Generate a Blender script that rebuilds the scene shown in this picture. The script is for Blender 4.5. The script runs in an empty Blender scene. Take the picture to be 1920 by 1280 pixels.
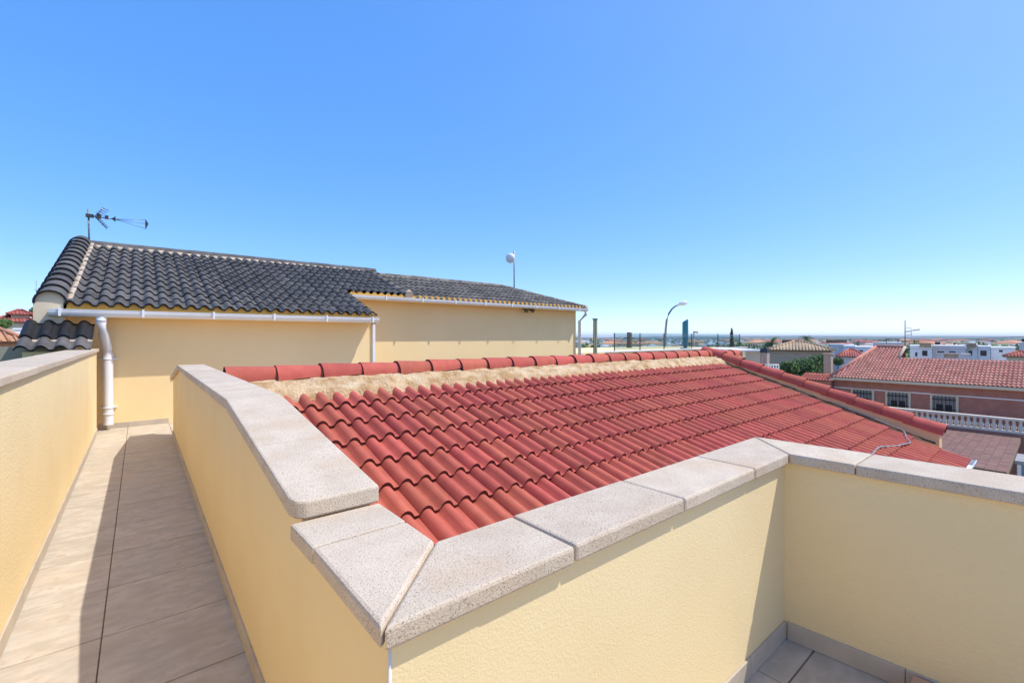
import bpy, bmesh, math, random
from mathutils import Vector, Matrix
R = random.Random(7)
rad = math.radians
scene = bpy.context.scene
C = scene.collection

# ---------------------------------------------------------------- camera, sky, sun, exposure
F = 848.0 / 1920.0                      # focal length / image width
TH = rad(39.5)                          # corridor axis (+Y) lies this far left of the view axis
FW = Vector((math.sin(TH), math.cos(TH), 0)); RT = Vector((math.cos(TH), -math.sin(TH), 0))
cam_d = bpy.data.cameras.new('camera'); cam = bpy.data.objects.new('camera', cam_d); C.objects.link(cam)
cam_d.sensor_width = 36.0; cam_d.lens = 36.0 * F; cam_d.clip_start = 0.02; cam_d.clip_end = 60000
cam_d.shift_y = -8.0 / 1920.0
cam.location = (0, 0, 0); cam.rotation_euler = (rad(90), 0, -TH)
scene.camera = cam

SUN = Vector((0.53, -0.42, 1.0)).normalized()
elev = math.asin(SUN.z); azi = math.atan2(SUN.x, SUN.y)
world = bpy.data.worlds.new('World'); scene.world = world; world.use_nodes = True
nt = world.node_tree; bg = nt.nodes['Background']
sky = nt.nodes.new('ShaderNodeTexSky'); sky.sky_type = 'NISHITA'; sky.sun_disc = False
sky.sun_elevation = elev; sky.sun_rotation = azi
sky.altitude = 0; sky.air_density = 0.6; sky.dust_density = 0.5; sky.ozone_density = 5.0
hsv = nt.nodes.new('ShaderNodeHueSaturation'); hsv.inputs['Saturation'].default_value = 2.0; hsv.inputs['Hue'].default_value = 0.5135; hsv.inputs['Value'].default_value = 2.1
gam = nt.nodes.new('ShaderNodeGamma'); gam.inputs[1].default_value = 0.42
nt.links.new(sky.outputs[0], gam.inputs[0]); nt.links.new(gam.outputs[0], hsv.inputs['Color']); nt.links.new(hsv.outputs[0], bg.inputs[0])
bg.inputs[1].default_value = 0.15
sun_d = bpy.data.lights.new('sun', 'SUN'); sun_d.energy = 2.0; sun_d.angle = rad(0.5); sun_d.color = (1.0, 0.96, 0.89)
sun = bpy.data.objects.new('sun', sun_d); C.objects.link(sun)
sun.rotation_euler = (-SUN).to_track_quat('-Z', 'Y').to_euler(); sun.location = (20, -10, 40)
vs = scene.view_settings; vs.view_transform = 'Standard'; vs.look = 'None'; vs.exposure = 1.15; vs.gamma = 1.0
vs.use_curve_mapping = False
scene.cycles.max_bounces = 10; scene.cycles.diffuse_bounces = 6

def W(u, v, d):                          # a point of the place, d metres ahead of the eye (photograph 1920 wide)
    a = (u - 960) / 848.0
    p = FW * d + RT * (a * d); p.z = (632 - v) / 848.0 * d
    return p

# ---------------------------------------------------------------- materials
def mat(name, c1, c2=None, scale=6.0, rough=0.85, bump=0.0, bscale=60.0, rnd=0.0, speck=None, sscale=300.0,
        stretch=None, lo=0.35, hi=0.65, metal=0.0, spec=0.3, bdist=0.01, blotch=None, blscale=1.5, blamt=0.5):
    m = bpy.data.materials.new(name); m.use_nodes = True
    n = m.node_tree.nodes; l = m.node_tree.links; b = n['Principled BSDF']
    b.inputs['Roughness'].default_value = rough; b.inputs['Metallic'].default_value = metal
    b.inputs['Specular IOR Level'].default_value = spec
    geo = n.new('ShaderNodeNewGeometry'); vec = geo.outputs['Position']
    if stretch:
        mp = n.new('ShaderNodeMapping'); mp.inputs['Scale'].default_value = stretch[:3]
        if len(stretch) > 3: mp.inputs['Rotation'].default_value = (0, 0, stretch[3])
        l.new(vec, mp.inputs[0]); vec2 = mp.outputs[0]
    else: vec2 = vec
    def noise(sc, v, det=6.0):
        t = n.new('ShaderNodeTexNoise'); t.inputs['Scale'].default_value = sc; t.inputs['Detail'].default_value = det
        l.new(v, t.inputs['Vector']); return t.outputs['Fac']
    def mix(fac, a, bb, mode='MIX'):
        x = n.new('ShaderNodeMix'); x.data_type = 'RGBA'; x.blend_type = mode
        if hasattr(fac, 'is_linked'): l.new(fac, x.inputs[0])
        else: x.inputs[0].default_value = fac
        for val, sock in ((a, x.inputs[6]), (bb, x.inputs[7])):
            if hasattr(val, 'is_linked'): l.new(val, sock)
            else: sock.default_value = (*val, 1)
        return x.outputs[2]
    def ramp(f, lo, hi):
        x = n.new('ShaderNodeMapRange'); x.inputs[1].default_value = lo; x.inputs[2].default_value = hi
        l.new(f, x.inputs[0]); return x.outputs[0]
    col = mix(ramp(noise(scale, vec2), lo, hi), c1, c2 or c1)
    if blotch: 
        f = ramp(noise(blscale, vec), 0.5, 0.72)
        mm = n.new('ShaderNodeMath'); mm.operation = 'MULTIPLY'; l.new(f, mm.inputs[0]); mm.inputs[1].default_value = blamt
        col = mix(mm.outputs[0], col, blotch)
    if speck:
        col = mix(ramp(noise(sscale, vec, 2.0), 0.56, 0.68), col, speck)
    if rnd:
        oi = n.new('ShaderNodeObjectInfo'); ad = n.new('ShaderNodeMath'); ad.operation = 'ADD'
        l.new(oi.outputs['Random'], ad.inputs[0]); l.new(geo.outputs['Random Per Island'], ad.inputs[1])
        fr = n.new('ShaderNodeMath'); fr.operation = 'FRACT'; l.new(ad.outputs[0], fr.inputs[0])
        hs = n.new('ShaderNodeHueSaturation')
        v_ = n.new('ShaderNodeMapRange'); v_.inputs[3].default_value = 1 - rnd; v_.inputs[4].default_value = 1 + rnd
        l.new(fr.outputs[0], v_.inputs[0]); l.new(v_.outputs[0], hs.inputs['Value'])
        m7 = n.new('ShaderNodeMath'); m7.operation = 'MULTIPLY'; m7.inputs[1].default_value = 7.31; l.new(fr.outputs[0], m7.inputs[0])
        f7 = n.new('ShaderNodeMath'); f7.operation = 'FRACT'; l.new(m7.outputs[0], f7.inputs[0])
        h_ = n.new('ShaderNodeMapRange'); h_.inputs[3].default_value = 0.5 - rnd * 0.05; h_.inputs[4].default_value = 0.5 + rnd * 0.05
        l.new(f7.outputs[0], h_.inputs[0]); l.new(h_.outputs[0], hs.inputs['Hue'])
        l.new(col, hs.inputs['Color']); col = hs.outputs[0]
    l.new(col, b.inputs['Base Color'])
    if bump:
        bp = n.new('ShaderNodeBump'); bp.inputs['Strength'].default_value = bump; bp.inputs['Distance'].default_value = bdist
        l.new(noise(bscale, vec, 5.0), bp.inputs['Height']); l.new(bp.outputs[0], b.inputs['Normal'])
    return m

M = {}
M['stucco'] = mat('yellow_stucco', (.87, .69, .385), (.84, .655, .35), 2.2, .92, .5, 85, bdist=.006, blotch=(.74, .57, .31), blscale=.9)
M['stucco_rough'] = mat('rough_yellow_stucco', (.84, .67, .375), (.81, .635, .345), 2.2, .92, .28, 190, bdist=.005, blotch=(.79, .615, .34), blscale=1.1)
M['stucco_house'] = mat('house_stucco', (.88, .68, .365), (.85, .645, .335), 1.2, .92, .3, 70, bdist=.005)
M['eave_paint'] = mat('eave_ochre', (.72, .40, .09), (.64, .34, .07), 4, .9)
M['coping'] = mat('coping_stone', (.63, .52, .39), (.55, .445, .325), 9, .85, .6, 240, speck=(.27, .21, .155), sscale=330, bdist=.003, rnd=.05, blotch=(.60, .44, .29), blscale=4.5, blamt=.7)
M['floor'] = mat('floor_tile', (.585, .51, .405), (.46, .40, .315), 9, .55, .12, 60, speck=(.49, .405, .305), sscale=24, stretch=(1.0, 2.2, 1, .45), rnd=.05, bdist=.003, blotch=(.55, .43, .29), blscale=4, blamt=.4)
M['grout'] = mat('grout', (.30, .22, .15), (.24, .18, .12), 20, .95)
M['skirt'] = mat('skirting_tile', (.54, .46, .36), (.45, .39, .31), 7, .6, .1, 60, rnd=.05)
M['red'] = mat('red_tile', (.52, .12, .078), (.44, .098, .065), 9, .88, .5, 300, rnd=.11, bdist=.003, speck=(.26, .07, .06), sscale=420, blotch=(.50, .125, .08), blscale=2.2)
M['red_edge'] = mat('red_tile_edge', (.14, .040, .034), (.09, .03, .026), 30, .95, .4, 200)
M['dark'] = mat('dark_tile', (.080, .074, .068), (.125, .115, .102), 6, .72, .4, 260, rnd=.22, bdist=.003, blotch=(.16, .145, .13), blscale=2.4, blamt=.5)
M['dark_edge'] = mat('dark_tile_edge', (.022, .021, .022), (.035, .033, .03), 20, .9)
M['old'] = mat('weathered_tile', (.22, .19, .155), (.12, .108, .092), 7, .9, .4, 200, rnd=.25, blotch=(.32, .27, .20), blscale=3)
M['mortar'] = mat('mortar', (.60, .42, .235), (.42, .25, .11), 8, .95, 1.0, 40, bdist=.025, lo=.42, hi=.62, blotch=(.70, .55, .36), blscale=6, blamt=.8)
M['verge_paint'] = mat('verge_render', (.82, .52, .27), (.76, .47, .235), 3, .92, .3, 60, bdist=.005)
M['mortar_pale'] = mat('pale_mortar', (.56, .44, .33), (.46, .36, .26), 12, .95, .8, 60, bdist=.01)
M['white'] = mat('white_plastic', (.80, .80, .79), (.74, .74, .73), 5, .4, spec=.5)
M['white_wall'] = mat('white_render', (.88, .86, .83), (.82, .80, .77), .8, .9)
M['lilac_wall'] = mat('lilac_render', (.74, .65, .62), (.68, .59, .57), .8, .9)
M['cream_wall'] = mat('cream_render', (.72, .60, .42), (.66, .54, .37), .8, .9)
M['beige_stone'] = mat('beige_stone', (.48, .38, .27), (.38, .30, .22), 2.0, .9, stretch=(.5, .5, 6))
M['pink'] = mat('pink_render', (.44, .20, .145), (.38, .165, .12), 3.0, .92, .6, 40, bdist=.01)
M['pink_tile'] = mat('pink_roof_tile', (.50, .22, .165), (.42, .17, .13), 3, .85, rnd=.18, blotch=(.30, .17, .12), blscale=.9)
M['tan_tile'] = mat('tan_roof_tile', (.50, .36, .22), (.36, .25, .16), 3, .9, rnd=.2)
M['salmon_tile'] = mat('salmon_roof_tile', (.58, .29, .16), (.47, .22, .12), 2, .9, rnd=.2)
M['far_red'] = mat('far_red_tile', (.42, .13, .09), (.34, .10, .07), 2, .9, rnd=.15)
M['brown_pave'] = mat('brown_roof_tile', (.23, .125, .095), (.185, .10, .08), 3, .8, rnd=.12)
M['stone_white'] = mat('cast_stone', (.80, .72, .60), (.72, .64, .52), 3, .85)
M['metal'] = mat('grey_metal', (.30, .31, .32), (.24, .25, .26), 8, .45, metal=.6)
M['dark_metal'] = mat('dark_metal', (.045, .045, .05), (.07, .07, .07), 9, .5, metal=.3)
M['iron'] = mat('black_iron', (.02, .02, .022), (.03, .03, .03), 9, .5)
M['green_metal'] = mat('green_paint', (.015, .16, .12), (.02, .20, .15), 3, .45)
M['teal'] = mat('teal_fabric', (.05, .22, .28), (.035, .17, .23), 3, .8, stretch=(6, 6, .6))
M['grey_panel'] = mat('grey_panel', (.30, .31, .33), (.26, .27, .29), 2, .6)
M['concrete'] = mat('concrete', (.36, .35, .33), (.30, .29, .27), 3, .9)
M['olive_wall'] = mat('olive_render', (.33, .31, .23), (.28, .265, .20), 1.5, .92)
M['brick'] = mat('pale_brick', (.55, .45, .38), (.36, .22, .17), 14, .9, stretch=(1, 1, 2))
M['terracotta'] = mat('terracotta', (.62, .36, .22), (.55, .31, .19), 6, .85)
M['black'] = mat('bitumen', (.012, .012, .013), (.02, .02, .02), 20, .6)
M['glass_dark'] = mat('window_glass', (.02, .025, .03), (.035, .04, .045), 1, .12, spec=.6)
M['conduit'] = mat('grey_conduit', (.30, .28, .26), (.20, .19, .18), 40, .6)
M['trunk'] = mat('bark', (.16, .12, .085), (.10, .075, .05), 12, .95, stretch=(1, 1, 5))
M['leaf'] = mat('leaf', (.12, .19, .045), (.06, .11, .026), 1.2, .7, rnd=.35)
M['leaf2'] = mat('palm_leaf', (.085, .12, .03), (.05, .085, .02), 1.2, .65, rnd=.3)
M['cypress'] = mat('cypress_leaf', (.05, .06, .035), (.035, .045, .025), 2, .8, rnd=.3)
M['ground'] = mat('dry_ground', (.26, .22, .15), (.16, .16, .09), .02, .95, blotch=(.10, .12, .06), blscale=.006, blamt=.9)
M['hill'] = mat('hill_scrub', (.065, .095, .05), (.10, .12, .07), .004, .95, blotch=(.045, .07, .04), blscale=.012, blamt=.9)
g = bpy.data.materials.new('clear_glass'); g.use_nodes = True; M['glass'] = g
gn = g.node_tree.nodes; gl = g.node_tree.links
tr = gn.new('ShaderNodeBsdfTransparent'); tr.inputs[0].default_value = (.78, .86, .87, 1)
gs = gn.new('ShaderNodeBsdfGlossy'); gs.inputs['Roughness'].default_value = .03
mx = gn.new('ShaderNodeMixShader'); mx.inputs[0].default_value = .05; gl.new(tr.outputs[0], mx.inputs[1]); gl.new(gs.outputs[0], mx.inputs[2])
gl.new(mx.outputs[0], gn['Material Output'].inputs[0])

# ---------------------------------------------------------------- helpers
class MB:
    def __init__(s): s.v = []; s.f = []; s.m = []; s.sm = []
    def face(s, pts, m=0, sm=False):
        i = len(s.v); s.v += [tuple(p) for p in pts]; s.f.append(list(range(i, i + len(pts)))); s.m.append(m); s.sm.append(sm)
    def box(s, x0, x1, y0, y1, z0, z1, m=0):
        i = len(s.v)
        s.v += [(x, y, z) for z in (z0, z1) for y in (y0, y1) for x in (x0, x1)]
        for q in ((0, 2, 3, 1), (4, 5, 7, 6), (0, 1, 5, 4), (2, 6, 7, 3), (0, 4, 6, 2), (1, 3, 7, 5)):
            s.f.append([i + k for k in q]); s.m.append(m); s.sm.append(False)
    def prism(s, poly, fn, a, b, m=0):     # poly in 2D, fn(p, t) -> 3D
        n = len(poly); i = len(s.v)
        s.v += [tuple(fn(p, a)) for p in poly] + [tuple(fn(p, b)) for p in poly]
        s.f.append([i + k for k in range(n)][::-1]); s.f.append([i + n + k for k in range(n)])
        s.m += [m, m]; s.sm += [False, False]
        for k in range(n):
            s.f.append([i + k, i + (k + 1) % n, i + n + (k + 1) % n, i + n + k]); s.m.append(m); s.sm.append(False)
    def tube(s, pts, r, n=8, m=0, cap=True):
        pts = [Vector(p) for p in pts]; rs = r if isinstance(r, (list, tuple)) else [r] * len(pts)
        i = len(s.v); up = Vector((0, 0, 1))
        for k, p in enumerate(pts):
            t = (pts[min(k + 1, len(pts) - 1)] - pts[max(k - 1, 0)]).normalized()
            ref = up if abs(t.z) < .95 else Vector((1, 0, 0))
            a = t.cross(ref).normalized(); b = a.cross(t)
            s.v += [tuple(p + (a * math.cos(2 * math.pi * j / n) + b * math.sin(2 * math.pi * j / n)) * rs[k]) for j in range(n)]
        for k in range(len(pts) - 1):
            for j in range(n):
                s.f.append([i + k * n + j, i + k * n + (j + 1) % n, i + (k + 1) * n + (j + 1) % n, i + (k + 1) * n + j]); s.m.append(m); s.sm.append(True)
        if cap:
            s.f.append([i + j for j in range(n)][::-1]); s.f.append([i + (len(pts) - 1) * n + j for j in range(n)]); s.m += [m, m]; s.sm += [False, False]
    def grid(s, rows, m=0, sm=True):
        i = len(s.v); w = len(rows[0])
        for r in rows: s.v += [tuple(p) for p in r]
        for a in range(len(rows) - 1):
            for b in range(w - 1):
                s.f.append([i + a * w + b, i + a * w + b + 1, i + (a + 1) * w + b + 1, i + (a + 1) * w + b]); s.m.append(m); s.sm.append(sm)
    def mesh(s, name, mats):
        me = bpy.data.meshes.new(name); me.from_pydata(s.v, [], s.f)
        for x in (mats if isinstance(mats, (list, tuple)) else [mats]): me.materials.append(M[x])
        me.polygons.foreach_set('material_index', s.m); me.polygons.foreach_set('use_smooth', s.sm); me.update()
        return me

WL = {}
def link(name, data, parent=None, loc=(0, 0, 0), rot=(0, 0, 0)):
    o = bpy.data.objects.new(name, data); C.objects.link(o); loc = Vector(loc); WL[o] = loc
    if parent is not None: o.parent = parent; o.location = loc - WL[parent]
    else: o.location = loc
    o.rotation_euler = rot
    return o
def thing(name, label, cat, base, group=None):
    o = link(name, None, None, base); o.empty_display_size = .2; o['label'] = label; o['category'] = cat
    if group: o['group'] = group
    return o
def tag(o, label, cat, group=None):
    o['label'] = label; o['category'] = cat
    if group: o['group'] = group
    return o
def struct(name, me):
    o = link(name, me); o['kind'] = 'structure'; return o
def bevel_mesh(name, mats, pts8, off=.006, seg=2, poly=None):
    """a slab: footprint corners with bottom and top heights, edges rounded"""
    bm = bmesh.new(); n = len(pts8) // 2
    vs_ = [bm.verts.new(p) for p in pts8]
    bm.faces.new(vs_[:n][::-1]); bm.faces.new(vs_[n:])
    for k in range(n): bm.faces.new((vs_[k], vs_[(k + 1) % n], vs_[n + (k + 1) % n], vs_[n + k]))
    bmesh.ops.recalc_face_normals(bm, faces=bm.faces)
    bmesh.ops.bevel(bm, geom=bm.edges[:], offset=off, segments=seg, affect='EDGES', profile=.5)
    me = bpy.data.meshes.new(name); bm.to_mesh(me); bm.free()
    for x in (mats if isinstance(mats, (list, tuple)) else [mats]): me.materials.append(M[x])
    return me

# roof tiles: two rolls wide, overlapping courses; origin at the lower left corner, +y runs up the slope
def tile_profile(nw, pitch, amp, seg=8):
    pr = []
    for w in range(nw):
        for k in range(seg + (1 if w == nw - 1 else 0)):
            t = k / seg
            if t < .70: z = amp * math.sin(math.pi * t / .70) ** .62
            else: z = -amp * .08 * math.sin(math.pi * (t - .70) / .30)
            pr.append(((w + t) * pitch, z))
    return pr
def tile_into(mb, nw=2, pitch=.15, L=.40, amp=.048, lift=.028, th=.027, seg=8, T=None, m0=0, m1=1):
    pr = tile_profile(nw, pitch, amp, seg); T = T or (lambda p: p)
    lo = [T(Vector((x, 0, z + lift))) for x, z in pr]; up = [T(Vector((x, L, z))) for x, z in pr]
    fb = [T(Vector((x, .004, z + lift - th))) for x, z in pr]
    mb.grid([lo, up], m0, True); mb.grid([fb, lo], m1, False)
def tile_mesh(name, mats, **k):
    mb = MB(); tile_into(mb, **k); return mb.mesh(name, mats)
# ridge (barrel) tile along +x, wide end at x=0
def barrel_mesh(name, mats, L=.44, r0=.122, r1=.086, th=.024, n=10, a0=-.12):
    mb = MB(); ro = []; 
    for x, r in ((0, r0), (.02, r0 - .001), (L, r1)):
        ro.append([(x, r * math.cos(a0 + (math.pi - 2 * a0) * j / n), r * math.sin(a0 + (math.pi - 2 * a0) * j / n)) for j in range(n + 1)])
    mb.grid(ro, 0, True)
    inn = [(0.0, (r0 - th) * math.cos(a0 + (math.pi - 2 * a0) * j / n), (r0 - th) * math.sin(a0 + (math.pi - 2 * a0) * j / n)) for j in range(n + 1)]
    inn2 = [(.12, y, z) for _, y, z in inn]
    mb.grid([inn, ro[0]], 1, False); mb.grid([inn2, inn], 1, True)
    return mb.mesh(name, mats)
def orient(xaxis, up):                   # euler of a frame with given x axis and approximate z axis
    x = Vector(xaxis).normalized(); y = Vector(up).cross(x).normalized(); z = x.cross(y)
    return Matrix((x, y, z)).transposed().to_euler()

FL = -1.18                               # terrace floor; the eye is at z = 0
GZ = -7.2                                # street level

# ---------------------------------------------------------------- ground, hills
mb = MB(); rows = []
for i in range(25):
    rows.append([(-9000 + 18000 * i / 24, -9000 + 18000 * j / 24, GZ) for j in range(25)])
mb.grid(rows); struct('ground', mb.mesh('ground', 'ground'))
mb = MB(); rows = [[] for _ in range(7)]
for k in range(241):
    az = rad(-80 + 160 * k / 240)        # bearing about the view axis
    dr = FW * math.cos(az) + RT * math.sin(az)
    s = math.sin(k * .31) * .35 + math.sin(k * .117 + 1) * .6 + math.sin(k * .83) * .15 + R.uniform(-.08, .08)
    t = max(0, min(1, (math.degrees(az) - 8) / 14))      # the scrubland comes nearer and the ridge rises to the right
    near = 1500 - 1050 * t
    top = (-3 + 20 * t + 6 * s * (.4 + .6 * t))
    for q, (d, z) in enumerate(((near, GZ - .5), (near * 1.1, GZ + .4), (near * 1.8, GZ + .8), (2900, GZ + 1.5), (4300, GZ + 2.5 + max(0, top) * .2), (5600, GZ + 5 + max(0, top) * .5), (7000, top))):
        p = dr * d * (1 + .03 * math.sin(k * .5 + q)); p.z = z; rows[q].append(p)
mb.grid(rows); struct('hills', mb.mesh('hills', 'hill'))

# ---------------------------------------------------------------- terrace floor
XL, XP = -.402, .314                      # corridor faces: left wall, parapet
YH = 7.82                                 # house wall
mb = MB(); mb.box(XL - .1, XP + .05, -2.2, YH + .02, FL - .25, FL - .006); mb.box(XP + .05, 2.3, -2.2, .75, FL - .25, FL - .006); mb.box(XP + .05, 3.2, 6.755, YH + .02, FL - .25, FL - .006)
floor = struct('terrace_floor', mb.mesh('terrace_floor', 'grout'))
ysj = [2.40 + .452 * k for k in range(-11, 13)]
def floor_tiles(xs, y0, y1):
    yy = [y0] + [y for y in ysj if y0 + .03 < y < y1 - .03] + [y1]
    for i in range(len(xs) - 1):
        for j in range(len(yy) - 1):
            x0, x1, a, b = xs[i] + .0022, xs[i + 1] - .0022, yy[j] + .003, yy[j + 1] - .003
            z = FL + R.uniform(-.0006, .0006)
            me = bevel_mesh('floor_tile', 'floor', [(x0, a, FL - .012), (x1, a, FL - .012), (x1, b, FL - .012), (x0, b, FL - .012), (x0, a, z), (x1, a, z), (x1, b, z), (x0, b, z)], .0015, 1)
            link('floor_tile', me, floor)
floor_tiles([XL, -.1136, XP], -2.2, YH)
floor_tiles([XP, .79, 1.242, 1.694, 2.14], -2.2, .69)

floor_tiles([XP, .766, 1.218, 1.67, 2.122, 2.574, 3.2], 6.755, YH)
# ---------------------------------------------------------------- coping / skirting helpers
def slab(parent, foot, zb, th=.040, off=.006):
    """coping slab over a footprint; zb gives the underside height of each corner"""
    lo = [(x, y, z) for (x, y), z in zip(foot, zb)]; hi = [(x, y, z + th) for (x, y), z in zip(foot, zb)]
    me = bevel_mesh('coping_slab', 'coping', lo + hi, off, 2)
    return link('coping_slab', me, parent)
def skirting(parent, p, q, nrm, h=.068, first=None, L=.452):
    p = Vector((*p, 0)); q = Vector((*q, 0)); n = Vector((*nrm, 0)); t = (q - p); ln = t.length; t.normalize()
    s = 0.0; nx = first if first else L
    while s < ln - .01:
        e = min(ln, nx); a, b = p + t * (s + .001), p + t * (e - .001); th = .009
        f = [a, b, b + n * th, a + n * th]
        lo = [(v.x, v.y, FL + .001) for v in f]; hi = [(v.x, v.y, FL + h) for v in f]
        link('skirting_tile', bevel_mesh('skirting_tile', 'skirt', lo + hi, .0015, 1), parent)
        s = e; nx = e + L

# ---------------------------------------------------------------- left boundary wall
bw = thing('boundary_wall', 'long sunlit yellow wall with pale stone coping on the open side of the passage', 'wall', (XL - .1, 2.6, FL))
mb = MB(); mb.box(XL - .20, XL, -2.2, 7.50, GZ, -.180)
link('wall', mb.mesh('boundary_wall', 'stucco'), bw)
y = -2.2
while y < 7.5:
    y1 = min(7.52, y + .60); slab(bw, [(XL - .225, y + .001), (XL + .022, y + .001), (XL + .022, y1 - .001), (XL - .225, y1 - .001)], [-.1795 + R.uniform(-.001, .001)] * 4, .038); y = y1
skirting(bw, (XL, -2.2), (XL, 7.5), (1, 0), first=.3)

# ---------------------------------------------------------------- parapet (corridor leg, front leg, right leg)
pw = thing('parapet_wall', 'low yellow rendered parapet with granite coping slabs round the red roof', 'wall', (.4, .8, FL))
prof = [(.69, -.491), (1.185, -.491), (1.185, -.456), (2.28, -.312), (5.50, -.318), (7.70, -.66)]     # underside of the coping along Y
mb = MB()
poly = [(.69, GZ + 1)] + prof + [(7.80, GZ + 1)]
poly = [(.69, GZ + 1), (.69, -.491), (1.205, -.491), (1.205, -.451), (2.28, -.313), (5.50, -.319), (6.75, -.513), (6.75, GZ + 1)]
mb.prism(poly, lambda p, t: (t, p[0], p[1]), XP, XP + .174)
link('wall', mb.mesh('corridor_wall', 'stucco_rough'), pw)
mb = MB(); mb.box(XP + .174, 1.962, .692, .862, GZ + 1, -.491)
link('wall', mb.mesh('front_wall', 'stucco_rough'), pw)
sx = .078
def rx(y, o=0): return 1.962 + (.69 - y) * sx + o
mb = MB(); f4 = [(1.962, .862), (1.962 + .172, .862), (rx(-2.2, .172), -2.2), (rx(-2.2), -2.2), (1.962, .69)]
mb.prism(f4, lambda p, t: (p[0], p[1], t), GZ + 1, -.4915)
link('wall', mb.mesh('side_wall', 'stucco'), pw)
mb = MB(); mb.tube([(XP - .0005, .6915, FL), (XP - .0005, .6915, -.493)], .0028, 6)
link('corner_bead', mb.mesh('corner_bead', 'white'), pw)
c0, c1 = XP - .025, XP + .194             # coping edges of the corridor leg
f0, f1 = .668, .884                       # coping edges of the front leg
zc = -.491
slab(pw, [(c0 + .001, f0 + .004), (c1 - .001, f1 + .002), (c1 - .001, 1.022), (c0 - .002, 1.020)], [zc] * 4, .040, .008)
slab(pw, [(c0 - .003, 1.023), (c1 - .001, 1.025), (c1 - .002, 1.1855), (c0 - .008, 1.1855)], [zc] * 4, .040)
xsj = [c0, .729, 1.177, 1.637]
for i in range(3):
    a, b = xsj[i], xsj[i + 1]; dz = R.uniform(-.0015, .0015)
    foot = [(a + .003, f0), (b - .0015, f0), (b - .0015, f1), ((c1 + .002) if i == 0 else a + .0015, f1)]
    slab(pw, foot, [zc + dz] * 4, .040, .007)
def ci(y): return 1.938 + (.668 - y) * sx
def co(y): return 2.158 + (.884 - y) * sx
slab(pw, [(1.6385, f0), (1.9365, f0), (2.154, f1 - .001), (1.6385, f1)], [zc] * 4, .040)
yy = [.463, .02, -.43, -.88, -1.33, -1.78, -2.2]
slab(pw, [(1.939, f0 - .001), (ci(.463), .4645), (co(.463), .4645), (2.157, f1)][::-1], [zc + .001] * 4, .040)
for a, b in zip(yy[:-1], yy[1:]):
    slab(pw, [(ci(a), a - .0015), (ci(b), b + .0015), (co(b), b + .0015), (co(a), a - .0015)][::-1], [zc + R.uniform(-.001, .001)] * 4, .040)
def zp(y):                                # coping underside along the raised corridor leg
    if y < 2.28: return -.452 + (y - 1.185) * (.140 / 1.095)
    if y < 5.5: return -.312 - (y - 2.28) * .002
    return -.318 - (y - 5.5) * .155
yj = [1.186, 1.646, 2.10, 2.28, 2.73, 3.18, 3.63, 4.08, 4.53, 4.98, 5.50, 5.95, 6.40, 6.78]
for k, (a, b) in enumerate(zip(yj[:-1], yj[1:])):
    za, zb = zp(a + .001), zp(b - .001)
    foot = [(c0 - .002, a + .0012), (c1, a + .0012), (c1, b - .0012), (c0 - .002, b - .0012)]
    if k == 0:                            # rounded near corner
        foot = [(c0 + .030, a + .0012), (c1, a + .0012), (c1, b - .0012), (c0 - .002, b - .0012), (c0 - .002, a + .04), (c0 + .008, a + .014)]
        slab(pw, foot, [zp(p[1]) for p in foot], .046, .006)
    else: slab(pw, foot, [za, za, zb, zb], .046)
skirting(pw, (XP, .70), (XP, 6.75), (-1, 0), first=.25)
skirting(pw, (XP + .01, .692), (1.953, .692), (0, -1), first=.42)
skirting(pw, (1.962, .68), (rx(-2.2), -2.2), (-1, 0), first=.35)

# terracotta box standing on the terrace
tb = thing('terracotta_box', 'small terracotta coloured box on the terrace tiles below the shaded parapet', 'box', (1.88, .18, FL))
link('body', bevel_mesh('box_body', 'terracotta', [(1.80, .30, FL), (1.80, -.05, FL), (1.985, -.05, FL), (1.97, .30, FL), (1.80, .30, FL + .05), (1.80, -.05, FL + .05), (1.985, -.05, FL + .05), (1.97, .30, FL + .05)], .004), tb)
link('lid', bevel_mesh('box_lid', 'terracotta', [(1.79, .31, FL + .051), (1.79, -.06, FL + .051), (1.99, -.06, FL + .051), (1.975, .31, FL + .051), (1.79, .31, FL + .066), (1.79, -.06, FL + .066), (1.99, -.06, FL + .066), (1.975, .31, FL + .066)], .003), tb)

# ---------------------------------------------------------------- red roof
SL = .34; RA = math.atan(SL); RZ0, RY0 = -1.035, 2.72
def rz(y): return RZ0 + SL * (y - RY0)
RX0, RX1, RYE, RYR = .50, 8.80, .78, 4.50
rr = thing('red_tiled_roof', 'low red tiled roof with mortar bedded ridge inside the parapet', 'roof', (4.6, 2.6, rz(.8) - .3))
mb = MB()
mb.prism([(RYE + .06, rz(RYE) - .06), (RYR, rz(RYR) - .03), (6.74, rz(RYR) - .72), (6.74, GZ + .5), (RYE + .3, GZ + .5), (RYE + .3, rz(RYE) - .06)], lambda p, t: (t, p[0], p[1]), c1 - .01, RX1 + .02)
link('roof_base', mb.mesh('roof_base', 'mortar'), rr)
TK = dict(pitch=.14, L=.375, amp=.050, lift=.034, th=.032)
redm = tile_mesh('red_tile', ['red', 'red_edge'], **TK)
stuff = MB(); CO = .302; cy = CO * math.cos(RA); pieces = []
ncol = 31; nrow = 13
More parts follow.
